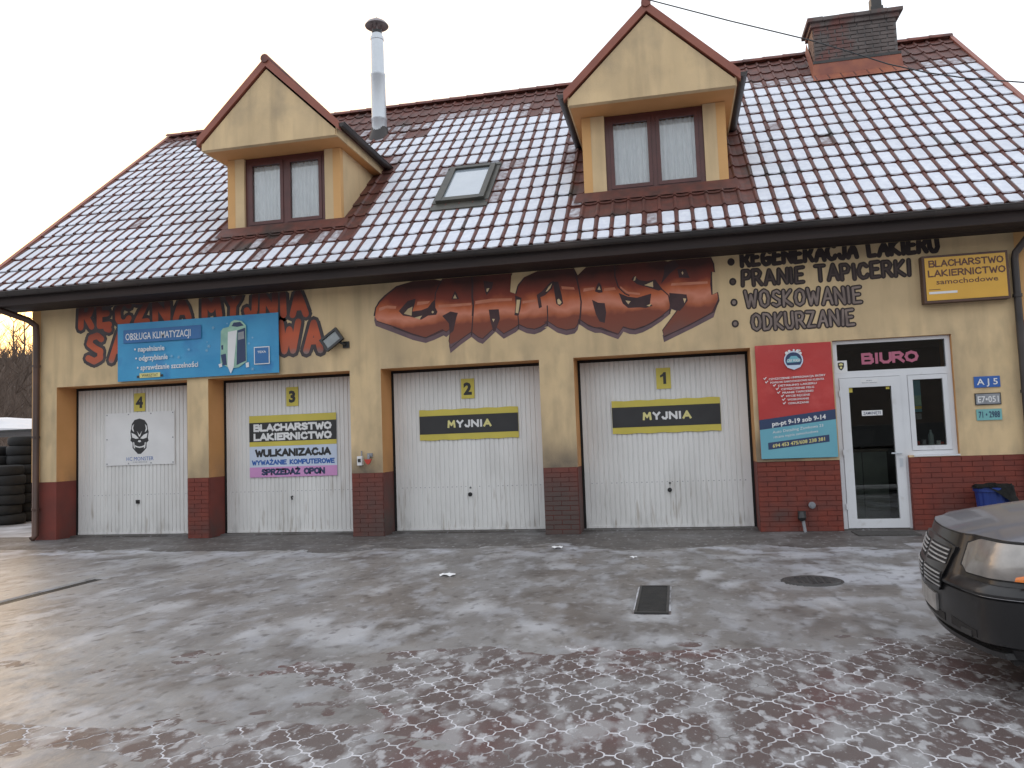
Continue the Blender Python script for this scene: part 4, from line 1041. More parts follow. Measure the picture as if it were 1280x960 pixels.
o = board('corner_sticker', 2.325, 2.375, 1.86, 1.92, yo+.015, .003, yellowp, 'small yellow sticker in the top left corner of the door glass', 'sticker')
o = board('corner_sticker', 2.80, 2.845, 1.885, 1.92, yo+.015, .003, yellowp, 'small yellow sticker in the top right corner of the door glass', 'sticker')
o = board('window_poster', 3.145, 3.235, 1.56, 1.985, yo+.035, .003, banteal, 'narrow blue and green poster inside the office window', 'poster')
flat(3.146, 3.234, 1.65, 1.78, yo+.0345, greenp, o, 'green_print'); flat(3.146, 3.234, 1.60, 1.64, yo+.0345, yellowp, o, 'yellow_print')
o = board('window_card', 3.16, 3.225, 1.46, 1.54, yo+.035, .003, greyp, 'small grey card under the poster in the office window', 'card')

# ---- flood light
fd = empty('flood_light', (-5.03, -.02, 3.0)); tag(fd, 'black square flood light tilted on the wall between the banner and the big graffiti', 'flood light')
ex, ez = -5.14, 3.03
def rot45(u, v, th=R(38)): return ex+u*math.cos(th)-v*math.sin(th), ez+u*math.sin(th)+v*math.cos(th)
def tilt(u, v, d):
    x, z = rot45(u, v); return (x, -.13-d-.25*(z-ez)*-1, z)
b = MB()
def tb(b, u0, u1, v0, v1, d0, d1):
    vs = [tilt(u, v, d) for d in (d0, d1) for u, v in ((u0, v0), (u1, v0), (u1, v1), (u0, v1))]
    b.add(vs, [(0, 3, 2, 1), (4, 5, 6, 7), (0, 1, 5, 4), (1, 2, 6, 5), (2, 3, 7, 6), (3, 0, 4, 7)])
tb(b, -.16, .16, -.12, -.085, -.04, .02); tb(b, -.16, .16, .085, .12, -.04, .02); tb(b, -.16, -.12, -.085, .085, -.04, .02); tb(b, .12, .16, -.085, .085, -.04, .02); tb(b, -.13, .13, -.09, .09, -.06, -.041)
b.build('lamp_housing', blackpl, fd)
b = MB(); tb(b, -.12, .12, -.08, .08, -.005, .0); b.build('lamp_glass', material('flood_glass', (.22, .24, .24), (.17, .19, .19), 9, .15, spec=.8), fd)
b = MB(); b.tube([(-5.0, -.12, 2.98), (-4.96, -.08, 2.95), (-4.95, 0, 2.95)], .02, 8); b.box(-5.0, -4.90, -.03, -.0005, 2.90, 3.0); b.build('bracket', blackpl, fd)

# ---- wall taps / boxes
v = empty('key_box', (-4.74, 0, 1.13)); tag(v, 'small white switch box on the pillar between doors 3 and 2', 'switch box')
b = MB(); b.box(-4.79, -4.715, -.07, -.001, 1.08, 1.22); b.build('box_body', whitep, v); b = MB(); b.box(-4.775, -4.73, -.078, -.071, 1.13, 1.18); b.build('cover', blackpl, v)
b = MB(); b.tube([(-4.73, -.03, 1.21), (-4.73, -.03, 1.30)], .012, 8); b.build('conduit', greyp, v)
v = empty('padlock_box', (-4.60, 0, 1.16)); tag(v, 'small grey tap with red handle on the pillar beside the white switch box', 'tap')
b = MB(); b.tube([(-4.60, 0, 1.22), (-4.60, -.07, 1.22), (-4.60, -.08, 1.14)], .022, 10); b.box(-4.64, -4.56, -.03, -.001, 1.20, 1.26); b.build('tap_body', greyp, v)
b = MB(); b.prism([(-4.66, 1.17), (-4.54, 1.17), (-4.57, 1.11), (-4.60, 1.09), (-4.63, 1.11)], -.11, -.085); b.build('tap_handle', redplas, v)
# ---- pipe and vent by the office door
v = empty('standpipe', (1.60, -.06, 0)); tag(v, 'short grey pipe with dark lagging rising against the red bricks', 'pipe')
b = MB(); b.tube([(1.63, -.08, 0), (1.61, -.075, .17)], .022, 10); b.build('pipe', greyp, v)
b = MB(); b.tube([(1.61, -.075, .15), (1.60, -.07, .19), (1.60, -.06, .27)], [.035, .06, .035], 10); b.box(1.555, 1.65, -.09, -.02, .22, .28); b.build('lagging', blackpl, v)
b = MB(); b.tube([(1.745, -.012, .355), (1.745, -.045, .355)], .045, 16); b.tube([(1.745, -.04, .355), (1.745, -.06, .355)], .024, 12); o = autosmooth(b.build('wall_vent', greyp)); tag(o, 'round grey wall outlet in the red bricks left of the office door', 'wall outlet')
# ---- siren at the right corner
v = empty('alarm_siren', (4.52, 0, 2.4)); tag(v, 'orange and white alarm siren at the right corner of the wall', 'alarm')
b = MB(); b.box(4.50, 4.66, -.10, -.005, 2.48, 2.70); b.build('siren_lens', amberm, v); b = MB(); b.box(4.50, 4.66, -.10, -.005, 2.37, 2.478); b.build('siren_base', whitep, v)
# ---- door mat
b = MB(); b.box(2.20, 2.95, -.55, -.12, .001, .014); o = b.build('door_mat', material('dark_mat', (.05, .047, .045), (.08, .075, .07), 20, .95)); tag(o, 'dark doormat in front of the office door', 'mat')
# ---- waste bin
bn = empty('waste_bin', (3.87, -.32, 0)); tag(bn, 'blue ribbed plastic waste bin against the red bricks behind the car', 'bin')
b = MB(); n = 36; vs = []
for z, r_ in ((.0, .155), (.52, .200), (.53, .200)):
    for k in range(n): rr = r_-(.010 if k % 3 == 0 else 0); vs.append((3.87+rr*math.cos(2*math.pi*k/n), -.32+rr*math.sin(2*math.pi*k/n), z))
fs = [(i*n+k, i*n+(k+1) % n, (i+1)*n+(k+1) % n, (i+1)*n+k) for i in range(2) for k in range(n)] + [tuple(range(n))]
b.add(vs, fs); b.build('bin_body', binm, bn)
b = MB(); b.lathe([(.198, .52), (.218, .52), (.220, .57), (.200, .575), (.195, .53)], 3.87, -.32, 36); autosmooth(b.build('bin_rim', binm, bn), 50)
b = MB(); vs = []; nn, mm_ = 22, 8
for j in range(mm_+1):
    for k in range(nn):
        a = 2*math.pi*k/nn; t_ = j/mm_
        wob = .014*math.sin(a*5+j*1.3)+.010*math.sin(a*9-j)
        r_ = (.195+wob) if t_ > .3 else .19*t_/.3+.02
        side = max(0, math.cos(a+.35))
        z = .592 - max(0, t_-.5)*.42*side + .022*math.sin(a*4+j)*(t_ < .5) - max(0, t_-.5)*.06
        if t_ > .4: r_ += (t_-.4)*.07+.03*side
        vs.append((3.87+r_*math.cos(a), -.32+r_*math.sin(a), z))
fs = [(j*nn+k, j*nn+(k+1) % nn, (j+1)*nn+(k+1) % nn, (j+1)*nn+k) for j in range(mm_) for k in range(nn)] + [tuple(range(nn))]
b.add(vs, fs); o = autosmooth(b.build('bin_bag', bagm), 60); tag(o, 'black plastic bag lining the blue bin and folded over its rim', 'bag')

# ================================================================== WALL PAINTINGS
def gradient_paint(name, stops, z0, z1, n2=None):
    m = bpy.data.materials.new(name); m.use_nodes = True; n = m.node_tree; b = n.nodes['Principled BSDF']; b.inputs['Roughness'].default_value = .75
    g_ = n.nodes.new('ShaderNodeNewGeometry'); sp = n.nodes.new('ShaderNodeSeparateXYZ'); n.links.new(g_.outputs['Position'], sp.inputs[0])
    t_ = n.nodes.new('ShaderNodeTexNoise'); t_.inputs['Scale'].default_value = 2.2; t_.inputs['Detail'].default_value = 3; n.links.new(g_.outputs['Position'], t_.inputs[0])
    mr_ = n.nodes.new('ShaderNodeMapRange'); mr_.inputs[1].default_value = z0; mr_.inputs[2].default_value = z1; n.links.new(sp.outputs['Z'], mr_.inputs[0])
    a_ = n.nodes.new('ShaderNodeMath'); a_.operation = 'MULTIPLY_ADD'; a_.inputs[1].default_value = .38; n.links.new(t_.outputs[0], a_.inputs[0])
    s_ = n.nodes.new('ShaderNodeMath'); s_.operation = 'SUBTRACT'; s_.inputs[1].default_value = .19; n.links.new(mr_.outputs[0], s_.inputs[0]); n.links.new(s_.outputs[0], a_.inputs[2])
    r_ = n.nodes.new('ShaderNodeValToRGB'); n.links.new(a_.outputs[0], r_.inputs[0])
    while len(r_.color_ramp.elements) < len(stops): r_.color_ramp.elements.new(.5)
    for e, (p, c) in zip(r_.color_ramp.elements, stops): e.position = p; e.color = (*c, 1)
    n.links.new(r_.outputs[0], b.inputs['Base Color']); return m
gshadow = material('mauve_spray_paint', (.17, .105, .115), (.12, .08, .09), 4, .8)
gdark = material('dark_spray_paint', (.075, .040, .042), (.05, .03, .033), 4, .8)
gbody = gradient_paint('copper_spray_paint', [(0, (.15, .08, .075)), (.20, (.20, .065, .042)), (.40, (.22, .058, .034)), (.46, (.42, .12, .055)), (.55, (.66, .25, .16)), (.66, (.54, .14, .055)), (.78, (.23, .045, .027)), (1., (.07, .028, .024))], 2.72, 3.80)
def LZ(pts): return [wp(460+a/5.333, 320+b/5.333) for a, b in pts]
def RZ(pts): return [wp(680+a/5.333, 310+b/5.333) for a, b in pts]
def clampz(pts): return [(x, min(z, ZE-.004)) for x, z in pts]
topL = [(45, 400), (50, 350), (75, 305), (110, 268), (190, 205), (300, 152), (380, 135), (440, 148), (488, 168), (500, 138), (520, 90), (960, 60), (955, 130), (948, 240), (985, 252), (1000, 190), (1040, 142), (1130, 100), (1240, 60)]
topR = [(195, 60), (200, 125), (225, 182), (280, 118), (300, 40), (800, 20), (825, 90), (860, 60), (900, 20), (1090, 20), (1110, 60), (1130, 105), (1137, 162), (1115, 158), (1120, 312), (1157, 296)]
botR = [(1166, 350), (1130, 462), (1000, 530), (800, 628), (790, 582), (905, 427), (850, 408), (838, 442), (780, 490), (720, 530), (660, 562), (610, 576), (570, 573), (530, 558), (495, 608), (430, 585), (380, 565), (340, 566), (290, 545), (245, 515), (232, 510), (225, 545), (205, 570), (150, 581), (90, 565), (25, 522), (0, 530)]
botL = [(1195, 478), (1150, 508), (1110, 522), (1060, 515), (1005, 490), (985, 508), (905, 552), (850, 505), (765, 586), (735, 575), (690, 540), (620, 590), (550, 648), (540, 600), (552, 515), (522, 541), (505, 530), (440, 560), (385, 580), (300, 560), (170, 510), (52, 466), (42, 430)]
sig = bld
gr = MB(); gr.prism(clampz(LZ(topL)+RZ(topR)+RZ(botR)+LZ(botL)), -.0025, -.0005); G1 = gr.build('graffiti', gshadow, bld); G1['label'] = 'copper coloured CARWASH graffiti lettering sprayed on the wall'
up_ = lambda pts, d: [(a, b-d) for a, b in pts]
gr = MB(); gr.prism(clampz(LZ(topL)+RZ(topR)+RZ(up_(botR, 34))+LZ([(a, b-34) if b < 640 else (a, b-60) for a, b in botL[:-2]]+[(60, 430), (46, 405)])), -.0040, -.0026); gr.build('graffiti_fill', gbody, G1)
layer = [-.0042]
def gp(pts, mat):
    layer[0] -= .00004; b = MB(); n = len(pts); b.add([(x, layer[0], z) for x, z in clampz(pts)], [tuple(range(n))]); return b.build('graffiti_mark', mat, G1, fix=False)
def gline(pts, w_, mat):
    layer[0] -= .00004; b = MB(); P = [Vector((x, z)) for x, z in pts]; vs = []
    for i, p in enumerate(P):
        d = (P[min(i+1, len(P)-1)]-P[max(i-1, 0)]).normalized(); nn = Vector((-d.y, d.x))*w_/2
        vs += [(p.x+nn.x, layer[0], min(ZE-.004, p.y+nn.y)), (p.x-nn.x, layer[0], min(ZE-.004, p.y-nn.y))]
    b.add(vs, [(2*i, 2*i+1, 2*i+3, 2*i+2) for i in range(len(P)-1)]); return b.build('graffiti_mark', mat, G1, fix=False)
gline(LZ(topL[:13])+[], .020, gdark); gline(RZ(topR[8:]+[(1166, 350), (1130, 430)]), .018, gdark); gline(RZ(up_(botR, 34))[1:]+LZ(up_([q_ for q_ in botL[:-2]], 34)), .013, gdark)
GL = LZ; 
for pts in ([(205, 368), (225, 345), (265, 300), (318, 284), (312, 320), (297, 370), (355, 362), (400, 345), (425, 310), (448, 288), (450, 345), (464, 372), (455, 392), (400, 398), (355, 425), (330, 418), (285, 405), (235, 398)],
            [(556, 290), (570, 252), (580, 232), (592, 250), (608, 288)], [(770, 165), (835, 175), (828, 215), (790, 262), (778, 230)],
            [(805, 358), (872, 355), (880, 420), (850, 500), (835, 500), (815, 430)], [(980, 262), (1024, 280), (1018, 350), (1004, 400), (976, 395), (985, 330)],
            [(1125, 260), (1160, 235), (1215, 175), (1240, 165), (1228, 215), (1180, 262), (1150, 275), (1160, 340), (1140, 350)],
            [(495, 400), (550, 370), (600, 380), (590, 410), (570, 500), (545, 520), (540, 450)]): gp(GL(pts), gdark)
gline(GL([(690, 105), (697, 180), (695, 270), (702, 330), (698, 400)]), .030, gdark)
gline(GL([(500, 150), (470, 200), (450, 250), (447, 290)]), .02, gdark); gline(GL([(985, 255), (1000, 200), (1045, 145)]), .02, gdark); gline(GL([(1000, 400), (1005, 450), (1003, 488)]), .016, gdark); gline(GL([(1195, 330), (1198, 400), (1195, 470)]), .018, gdark)
gline(GL([(700, 400), (695, 470), (690, 530)]), .018, gdark); gline(GL([(42, 400), (52, 345), (78, 305), (120, 262), (190, 208), (300, 155), (380, 140)]), .022, gdark)
gline(GL([(60, 435), (170, 470), (300, 520), (385, 545), (500, 490)]), .014, gdark)
ghl = material('pink_highlight_spray', (.60, .24, .155), (.54, .19, .105), 5, .75)
for pts in ([(75, 345), (130, 330), (190, 335), (185, 352), (120, 350), (72, 372)], [(330, 305), (415, 300), (400, 318), (325, 330)], [(470, 325), (545, 322), (690, 312), (690, 328), (560, 340), (472, 345)], [(715, 300), (820, 285), (960, 282), (960, 298), (840, 305), (715, 322)], [(1030, 300), (1120, 290), (1122, 305), (1030, 318)]): gp(GL(pts), ghl)
for pts in ([(115, 255), (200, 262), (205, 278), (120, 275)], [(265, 270), (335, 262), (340, 278), (262, 292)], [(400, 270), (470, 262), (480, 278), (400, 290)], [(510, 255), (560, 292), (640, 300), (640, 314), (560, 306), (505, 272)], [(850, 235), (960, 228), (1090, 222), (1092, 238), (970, 246), (845, 252)]): gp(RZ(pts), ghl)
for pts in ([(240, 385), (268, 352), (297, 338), (291, 398)], [(308, 412), (362, 397), (345, 422)], [(424, 374), (432, 365), (441, 374), (432, 383)], [(568, 283), (580, 256), (593, 283)],
            [(790, 235), (792, 218), (810, 214), (797, 240)], [(828, 420), (846, 420), (837, 440)], [(992, 292), (1015, 292), (1002, 382), (984, 378)], [(1185, 238), (1205, 205), (1228, 182), (1215, 215), (1195, 236)]): gp(GL(pts), cream)
for pts in ([(58, 225), (95, 225), (118, 310), (128, 370), (105, 388), (82, 372)], [(340, 290), (352, 250), (366, 228), (382, 250), (392, 296), (366, 300)], [(320, 345), (360, 365), (405, 368), (415, 430), (405, 500), (370, 490), (345, 440)],
            [(583, 210), (600, 185), (635, 215), (690, 222), (740, 210), (790, 275), (765, 285), (690, 262), (620, 242)], [(498, 300), (560, 325), (620, 332), (715, 304), (706, 372), (725, 385), (680, 400), (640, 396), (560, 400), (525, 370)],
            [(835, 300), (900, 305), (950, 310), (958, 350), (930, 392), (905, 420), (850, 405), (838, 380)], [(888, 140), (945, 140), (972, 200), (900, 198)], [(800, 120), (870, 80), (900, 120), (840, 170), (780, 240), (800, 170)]): gp(RZ(pts), gdark)
for pts, w_ in (([(195, 130), (218, 200), (235, 280), (248, 360), (244, 430), (236, 505)], .022), ([(470, 95), (473, 190), (495, 260), (540, 305), (570, 318)], .020), ([(735, 262), (790, 280), (830, 315), (842, 380), (838, 440)], .016),
               ([(1118, 160), (1112, 240), (1120, 312)], .018), ([(800, 590), (960, 520), (1120, 430), (1160, 350)], .012), ([(245, 480), (300, 520), (380, 540), (490, 575)], .012), ([(530, 530), (600, 545), (700, 510), (800, 450)], .012)): gline(RZ(pts), w_, gdark)
for pts in ([(88, 345), (100, 338), (118, 362), (108, 378), (92, 374)], [(357, 278), (368, 254), (378, 280)], [(668, 248), (726, 224), (728, 262)], [(596, 220), (602, 196), (614, 188), (608, 216)], [(543, 350), (578, 355), (562, 376)],
            [(683, 384), (718, 370), (703, 390)], [(927, 336), (948, 338), (937, 368)], [(917, 165), (923, 155), (929, 168), (923, 180)]): gp(RZ(pts), cream)

# brushed letters from strokes
lay2 = [-.003]
def strip(b, pts, w_, y):
    P = [Vector(p) for p in pts]
    # rounded joints: a small polygon at every vertex plus quads between
    for i in range(len(P)-1):
        d = (P[i+1]-P[i]); 
        if d.length < 1e-6: continue
        nn = Vector((-d.y, d.x)).normalized()*w_/2
        y_ = y-.00001*i
        b.add([(p.x, y_, min(ZE-.003, p.y)) for p in (P[i]+nn, P[i]-nn, P[i+1]-nn, P[i+1]+nn)], [(0, 1, 2, 3)])
    for i, p in enumerate(P):
        n = 8; b.add([(p.x+w_/2*math.cos(2*math.pi*k/n), y-.00015-.00001*i, min(ZE-.003, p.y+w_/2*math.sin(2*math.pi*k/n))) for k in range(n)], [tuple(range(n))])
def stroke_line(s_, p0, p1, h0, h1, outer, inner, wo, wi, parent, name, rr, jit=.04, gap=.34, xgap_fix=True):
    """p0/p1 = left and right end of the base line in wall coordinates; widths in metres"""
    tot = sum(SF[c][0] for c in s_)+gap*(len(s_)-1); L_ = p1[0]-p0[0]; u = 0
    for ci, c in enumerate(s_):
        w_, st = SF[c]; t_ = u/tot; k = L_/tot; h = h0+(h1-h0)*t_
        bx = p0[0]+u*k; bz_ = p0[1]+(p1[1]-p0[1])*t_ + rr.uniform(-jit, jit)*h*.6; th = rr.uniform(-.06, .06); hh = h*(1+rr.uniform(-jit, jit))
        for w__, mat, yy in ((wo, outer, -.0030), (wi, inner, -.0050)):
            if mat is None: continue
            b = MB()
            for q, s1 in enumerate(st):
                s2 = []
                for i in range(len(s1)-1):     # resample a little to get a wavering hand
                    a, b2 = s1[i], s1[i+1]
                    s2 += [a, ((a[0]+b2[0])/2+rrj(rr, i, q)*.02, (a[1]+b2[1])/2)]
                s2.append(s1[-1])
                P = [(bx+x_*k+math.sin(th)*z_*hh, bz_+z_*hh) for x_, z_ in s2]
                strip(b, P, w__, yy-.0006*q-(.000375 if ci % 2 else 0))
            if b.v: b.build(name, mat, parent, fix=False)
        u += w_+gap
def rrj(rr, i, q): return math.sin(i*7.3+q*3.1)
rr = random.Random(3)
bgrey = material('grey_brush_paint', (.27, .21, .185), (.17, .13, .115), 5, .8)
bblack = material('black_brush_paint', (.030, .022, .022), (.05, .035, .033), 5, .8)
ba = empty('services_lettering'); 
C.objects.unlink(ba); bpy.data.objects.remove(ba)
def cz_(a, b): return wp(880+a/3.2, 260+b/3.2)
lines = [('REGENERACJA LAKIERU', (152, 232), (936, 172), 60), ('PRANIE TAPICERKI', (155, 312), (824, 268), 58), ('WOSKOWANIE', (168, 397), (628, 378), 62), ('ODKURZANIE', (195, 487), (600, 466), 60)]
for k, (s_, a, b2, hh) in enumerate(lines):
    p0, p1 = cz_(*a), cz_(*b2); h0 = cz_(a[0], a[1]-hh)[1]-p0[1]; h1 = cz_(b2[0], b2[1]-hh)[1]-p1[1]
    inner = [None, material('dim_brush_paint', (.085, .06, .055), None, 5, .8), bgrey, bgrey][k]
    stroke_line(s_, p0, p1, h0, h1, bblack, inner, [.064, .064, .070, .070][k], [.03, .020, .030, .030][k], bld, 'painted_letter', rr)
    bx, bz_ = cz_([108, 115, 120, 125][k], [216, 295, 378, 463][k])
    b = MB(); b.add([(bx+.050*math.cos(a_), -.003, bz_+.055*math.sin(a_)) for a_ in np.linspace(0, 2*math.pi, 17)[:-1]], [tuple(range(16))]); b.build('painted_dot', bblack, bld, fix=False)
    if k: b = MB(); b.add([(bx+.026*math.cos(a_), -.0042, bz_+.03*math.sin(a_)) for a_ in np.linspace(0, 2*math.pi, 17)[:-1]], [tuple(range(16))]); b.build('painted_dot', inner, bld, fix=False)
gor = gradient_paint('orange_letter_paint', [(0, (.13, .11, .11)), (.34, (.24, .17, .16)), (.46, (.44, .11, .06)), (.7, (.52, .11, .05)), (1., (.20, .05, .035))], 2.55, 3.45)
gor1 = gradient_paint('red_letter_paint', [(0, (.10, .05, .045)), (.25, (.38, .075, .04)), (.6, (.46, .095, .045)), (.85, (.12, .04, .035)), (1., (.06, .03, .03))], 3.25, 3.9)
gedge = material('charcoal_letter_edge', (.055, .045, .048), (.085, .07, .07), 5, .8)
def az(a, b): return wp(90+a/3.556, 355+b/3.556)
for s_, a, b2, h_a, h_b, mm in (('RĘCZNA', (40, 192), (520, 150), 100, 85, gor1), ('MYJNIA', (590, 145), (1040, 135), 82, 98, gor1), ('SA', (72, 345), (250, 338), 118, 118, gor), ('WA', (925, 302), (1105, 290), 125, 125, gor)):
    p0, p1 = az(*a), az(*b2)
    h0 = az(a[0], a[1]-h_a)[1]-p0[1]; h1 = az(b2[0], b2[1]-h_b)[1]-p1[1]
    stroke_line(s_, p0, p1, h0, h1, gedge, mm, .222, .108, bld, 'painted_letter', rr, gap=.50)

# ================================================================== YARD THINGS
# slot drain
dr = MB(); xc = -6.35; y0, y1 = -6.2, -3.62; w_ = .07
def sk_(x, y): return x + (y+4.3)*0.0
dr.box(xc-w_, xc-w_+.012, y0, y1, -.02, .012); dr.box(xc+w_-.012, xc+w_, y0, y1, -.02, .012); dr.box(xc-w_+.012, xc+w_-.012, y0, y1, -.02, .002)
DR = dr.build('drain_channel', steelg); tag(DR, 'long dark drain channel set in the ice at the left of the yard', 'drain')
bar_ = MB(); bar_.box(-.055, .055, 0, .018, .002, .010); bar_m = bar_.mesh('grate_bar', steelg)
k = 0; y = y0+.01
while y < y1-.02 and k < 70:
    o = link('grate_bar', bar_m, DR); o.location = (xc, y, 0); y += .038; k += 1
# grate before door 1/2
gt = MB(); x0, x1, y0, y1 = -.395, -.13, -5.05, -3.95
gt.box(x0, x0+.02, y0, y1, -.02, .017); gt.box(x1-.02, x1, y0, y1, -.02, .017); gt.box(x0+.02, x1-.02, y0, y0+.02, -.02, .017); gt.box(x0+.02, x1-.02, y1-.02, y1, -.02, .017); gt.box(x0+.02, x1-.02, y0+.02, y1-.02, -.02, .003)
GT = gt.build('drain_grate', steelg); tag(GT, 'dark rectangular drain grate in the middle of the yard', 'drain')
bar2 = MB(); bar2.box(x0+.021, x1-.021, 0, .016, .003, .014); bar2 = bar2.mesh('grate_bar', steelg)
y = y0+.03
while y < y1-.03: o = link('grate_bar', bar2, GT); o.location = (0, y, 0); y += .04
# icy rim round the grate
b = MB(); b.lathe([(.0, .016), (.24, .016), (.245, .010), (.27, .009), (.275, .002)], 1.14, -3.67, 32); MH = autosmooth(b.build('manhole_cover', steelg)); tag(MH, 'round manhole cover half under ice in front of the office', 'manhole cover')
rb = MB()
for i in range(-3, 4):
    for j in range(-3, 4):
        if i*i+j*j < 10: rb.box(1.14+i*.06-.018, 1.14+i*.06+.018, -3.67+j*.06-.018, -3.67+j*.06+.018, .0165, .0195)
rb.build('tread_pattern', steelg, MH)
# paper scraps
def backz(px, py, z=0):
    r = F + RX*(px-640)/FOC - UX*(py-480)/FOC; t = (z-CAM_H)/r[2]; q = cam_pos+t*r; return float(q[0]), float(q[1])
for i, (px, py, sz, lab) in enumerate(((560, 722, .07, 'white crumpled paper scrap on the ice before door 2'), (697, 687, .06, 'white paper scrap on the concrete by the pillar left of door 1'), (792, 700, .035, 'tiny white scrap on the ground before door 1'))):
    x, y = backz(px, py); b = MB(); vs = []; n = 5
    for a in range(n):
        for c in range(n): vs.append((x+(a/(n-1)-.5)*sz*2*(1+.2*math.sin(c)), y+(c/(n-1)-.5)*sz*1.6, .022+.02*abs(math.sin(a*2.1+c*1.7+i))))
    b.add(vs, [(a*n+c, (a+1)*n+c, (a+1)*n+c+1, a*n+c+1) for a in range(n-1) for c in range(n-1)]); o = b.build('paper_scrap', whitep, fix=False); tag(o, lab, 'litter')

# overhead cable
cb_ = MB(); pts = []
P0, P1, P2, P3 = [np.array([*(lambda q: (q[0], q[1]))(wp(px, py, -1.2))]) for px, py in ((700, -42), (812, 0), (1012, 52), (1280, 103))]
ctrl = [wp(px, py, -1.2) for px, py in ((560, -100), (700, -42), (812, 0), (912, 26), (1012, 50), (1060, 64), (1110, 80), (1160, 91), (1210, 98), (1280, 103), (1400, 108), (1600, 110))]
cb_.tube([(x, -1.2, z) for x, z in ctrl], .008, 6); o = cb_.build('overhead_cable', blackpl); tag(o, 'thin dark overhead cable crossing before the chimney', 'cable')

# ================================================================== TYRES at the left
tyre = MB(); 
tp_ = [(.19, .0), (.205, -.09), (.25, -.105), (.30, -.10), (.325, -.075), (.332, 0), (.325, .075), (.30, .10), (.25, .105), (.205, .09), (.19, 0)]
tyre.lathe(tp_, 0, 0, 22); tyre_mesh = tyre.mesh('tyre', rubber, True)
def stack(x, y, n, which, j=.03):
    for k in range(n):
        pos = 'bottom' if k == 0 else 'topmost' if k == n-1 else ['', 'second lowest', 'third lowest', 'fourth lowest', 'fifth lowest', 'sixth lowest', 'seventh lowest', 'eighth lowest', 'ninth lowest'][k]
        o = link('tyre', tyre_mesh); o.location = (x+random.uniform(-j, j), y+random.uniform(-j, j), .105+.205*k); o.rotation_euler = (R(random.uniform(-1.5, 1.5)), R(random.uniform(-1.5, 1.5)), random.uniform(0, 6))
        tag(o, f'{pos} black tyre of the {which} stack', 'tyre', 'stacked tyres left of the building')
stack(-13.9, 2.75, 6, 'nearest, lowest'); stack(-14.05, 3.42, 9, 'tall middle', .05); stack(-14.75, 3.3, 8, 'far left', .05); stack(-13.45, 4.2, 9, 'rear, wall side'); stack(-14.5, 4.5, 9, 'rear, shelter side')
sh = empty('lean_to_shelter', (-16, 5.2, 0)); tag(sh, 'low open shelter with snow on its roof behind the tyres', 'shelter')
b = MB(); b.box(-19, -14.1, 3.95, 7.2, 1.97, 2.03); b.build('roof_sheet', steelg, sh)
b = MB(); nx, ny = 40, 8; vs = []
for j in range(ny+1):
    for i in range(nx+1):
        u, v_ = i/nx, j/ny; x_ = -19+4.9*u; e = min(1, v_*5+.25)*min(1, (1-v_)*5)
        vs.append((x_, 3.95+3.25*v_, 2.032+(.36*min(1, max(0, (-14.25-x_)/1.5))**1.4+.006)*e*(.9+.1*math.sin(i*.8)*math.cos(j))))
k = len(vs); vs += [(x_, y_, 2.031) for x_, y_, _ in vs[:nx+1]]
b.add(vs, [(j*(nx+1)+i, j*(nx+1)+i+1, (j+1)*(nx+1)+i+1, (j+1)*(nx+1)+i) for j in range(ny) for i in range(nx)] + [(k+i, k+i+1, i+1, i) for i in range(nx)])
b.build('snow_layer', material('fresh_snow', (.8, .81, .84), (.76, .77, .8), 3, .8), sh, fix=False)
for x in (-18.9, -16.6, -14.2):
    for y, z in ((4.02, 1.969), (7.1, 1.969)):
        b = MB(); b.box(x-.05, x+.05, y-.05, y+.05, 0, z); b.build('post', soffitm, sh)

# ================================================================== HILLSIDE with bare trees
def hill_z(X, Y):
    d = -X*.72+Y*.69; t = np.clip((d-30)/60, 0, 1)
    return -.1 + 11.5*t*t*(3-2*t) + (fbm(X*.05, Y*.05, 4, 2)-.5)*5*t + 0*X
hx = np.arange(-150, 12, 3.); hy = np.arange(16, 200, 3.)
hill = grid_obj('hill', hx, hy, lambda X, Y: hill_z(X, Y)-.3*(1-np.clip((-X*.72+Y*.69-30)/10, 0, 1)), hillm); tag(hill, kind='structure')
bx_ = np.arange(-160, 161, 4.); by_ = np.arange(-150, -37, 4.)
def back_z(X, Y):
    t = np.clip((-40-Y)/40, 0, 1); return -.2 + 13*t**.6 + (fbm(X*.06, Y*.06, 4, 5)-.4)*9*t**.5
tag(grid_obj('wooded_slope', bx_, by_, back_z, material('opposite_slope_wood', (.085, .068, .058), (.06, .05, .045), .8, .95, .2, 2.)), kind='structure')
def bare_tree(x, y, h, seed, label):
    z = float(hill_z(np.array([[x]]), np.array([[y]]))[0, 0])-.2; rt = random.Random(seed)
    T_ = empty('bare_tree', (x, y, z)); tag(T_, label, 'tree', 'bare trees on the hillside')
    tr = MB(); cr = MB()
    pts = [Vector((x, y, z))]; 
    for k in range(6): pts.append(pts[-1]+Vector((rt.uniform(-.15, .15), rt.uniform(-.15, .15), h/7)))
    tr.tube(pts, [.16*(1-k/8)*h/8 for k in range(7)], 6)
    def br(p, d, L_, r_, dep):
        q = p
        for s_ in range(2):
            d2 = (d+Vector((rt.uniform(-.25, .25), rt.uniform(-.25, .25), rt.uniform(-.05, .25)))).normalized(); e = q+d2*L_/2
            cr.tube([q, e], [r_, r_*.7], 3, caps=False); q = e; d = d2; r_ *= .7
            if dep < 3:
                for _ in range(2 if dep else 2):
                    dd = (d+Vector((rt.uniform(-.9, .9), rt.uniform(-.9, .9), rt.uniform(-.1, .7)))).normalized(); br(q, dd, L_*.62, r_*.7, dep+1)
    for k in range(2, 7):
        for _ in range(3):
            a = rt.uniform(0, 6.28); br(pts[k], Vector((math.cos(a)*.8, math.sin(a)*.8, .7)).normalized(), h*.30*(1-.08*k), .05*h/8, 1)
    tr.build('trunk', treem, T_, fix=False); cr.build('crown', treem, T_, fix=False)
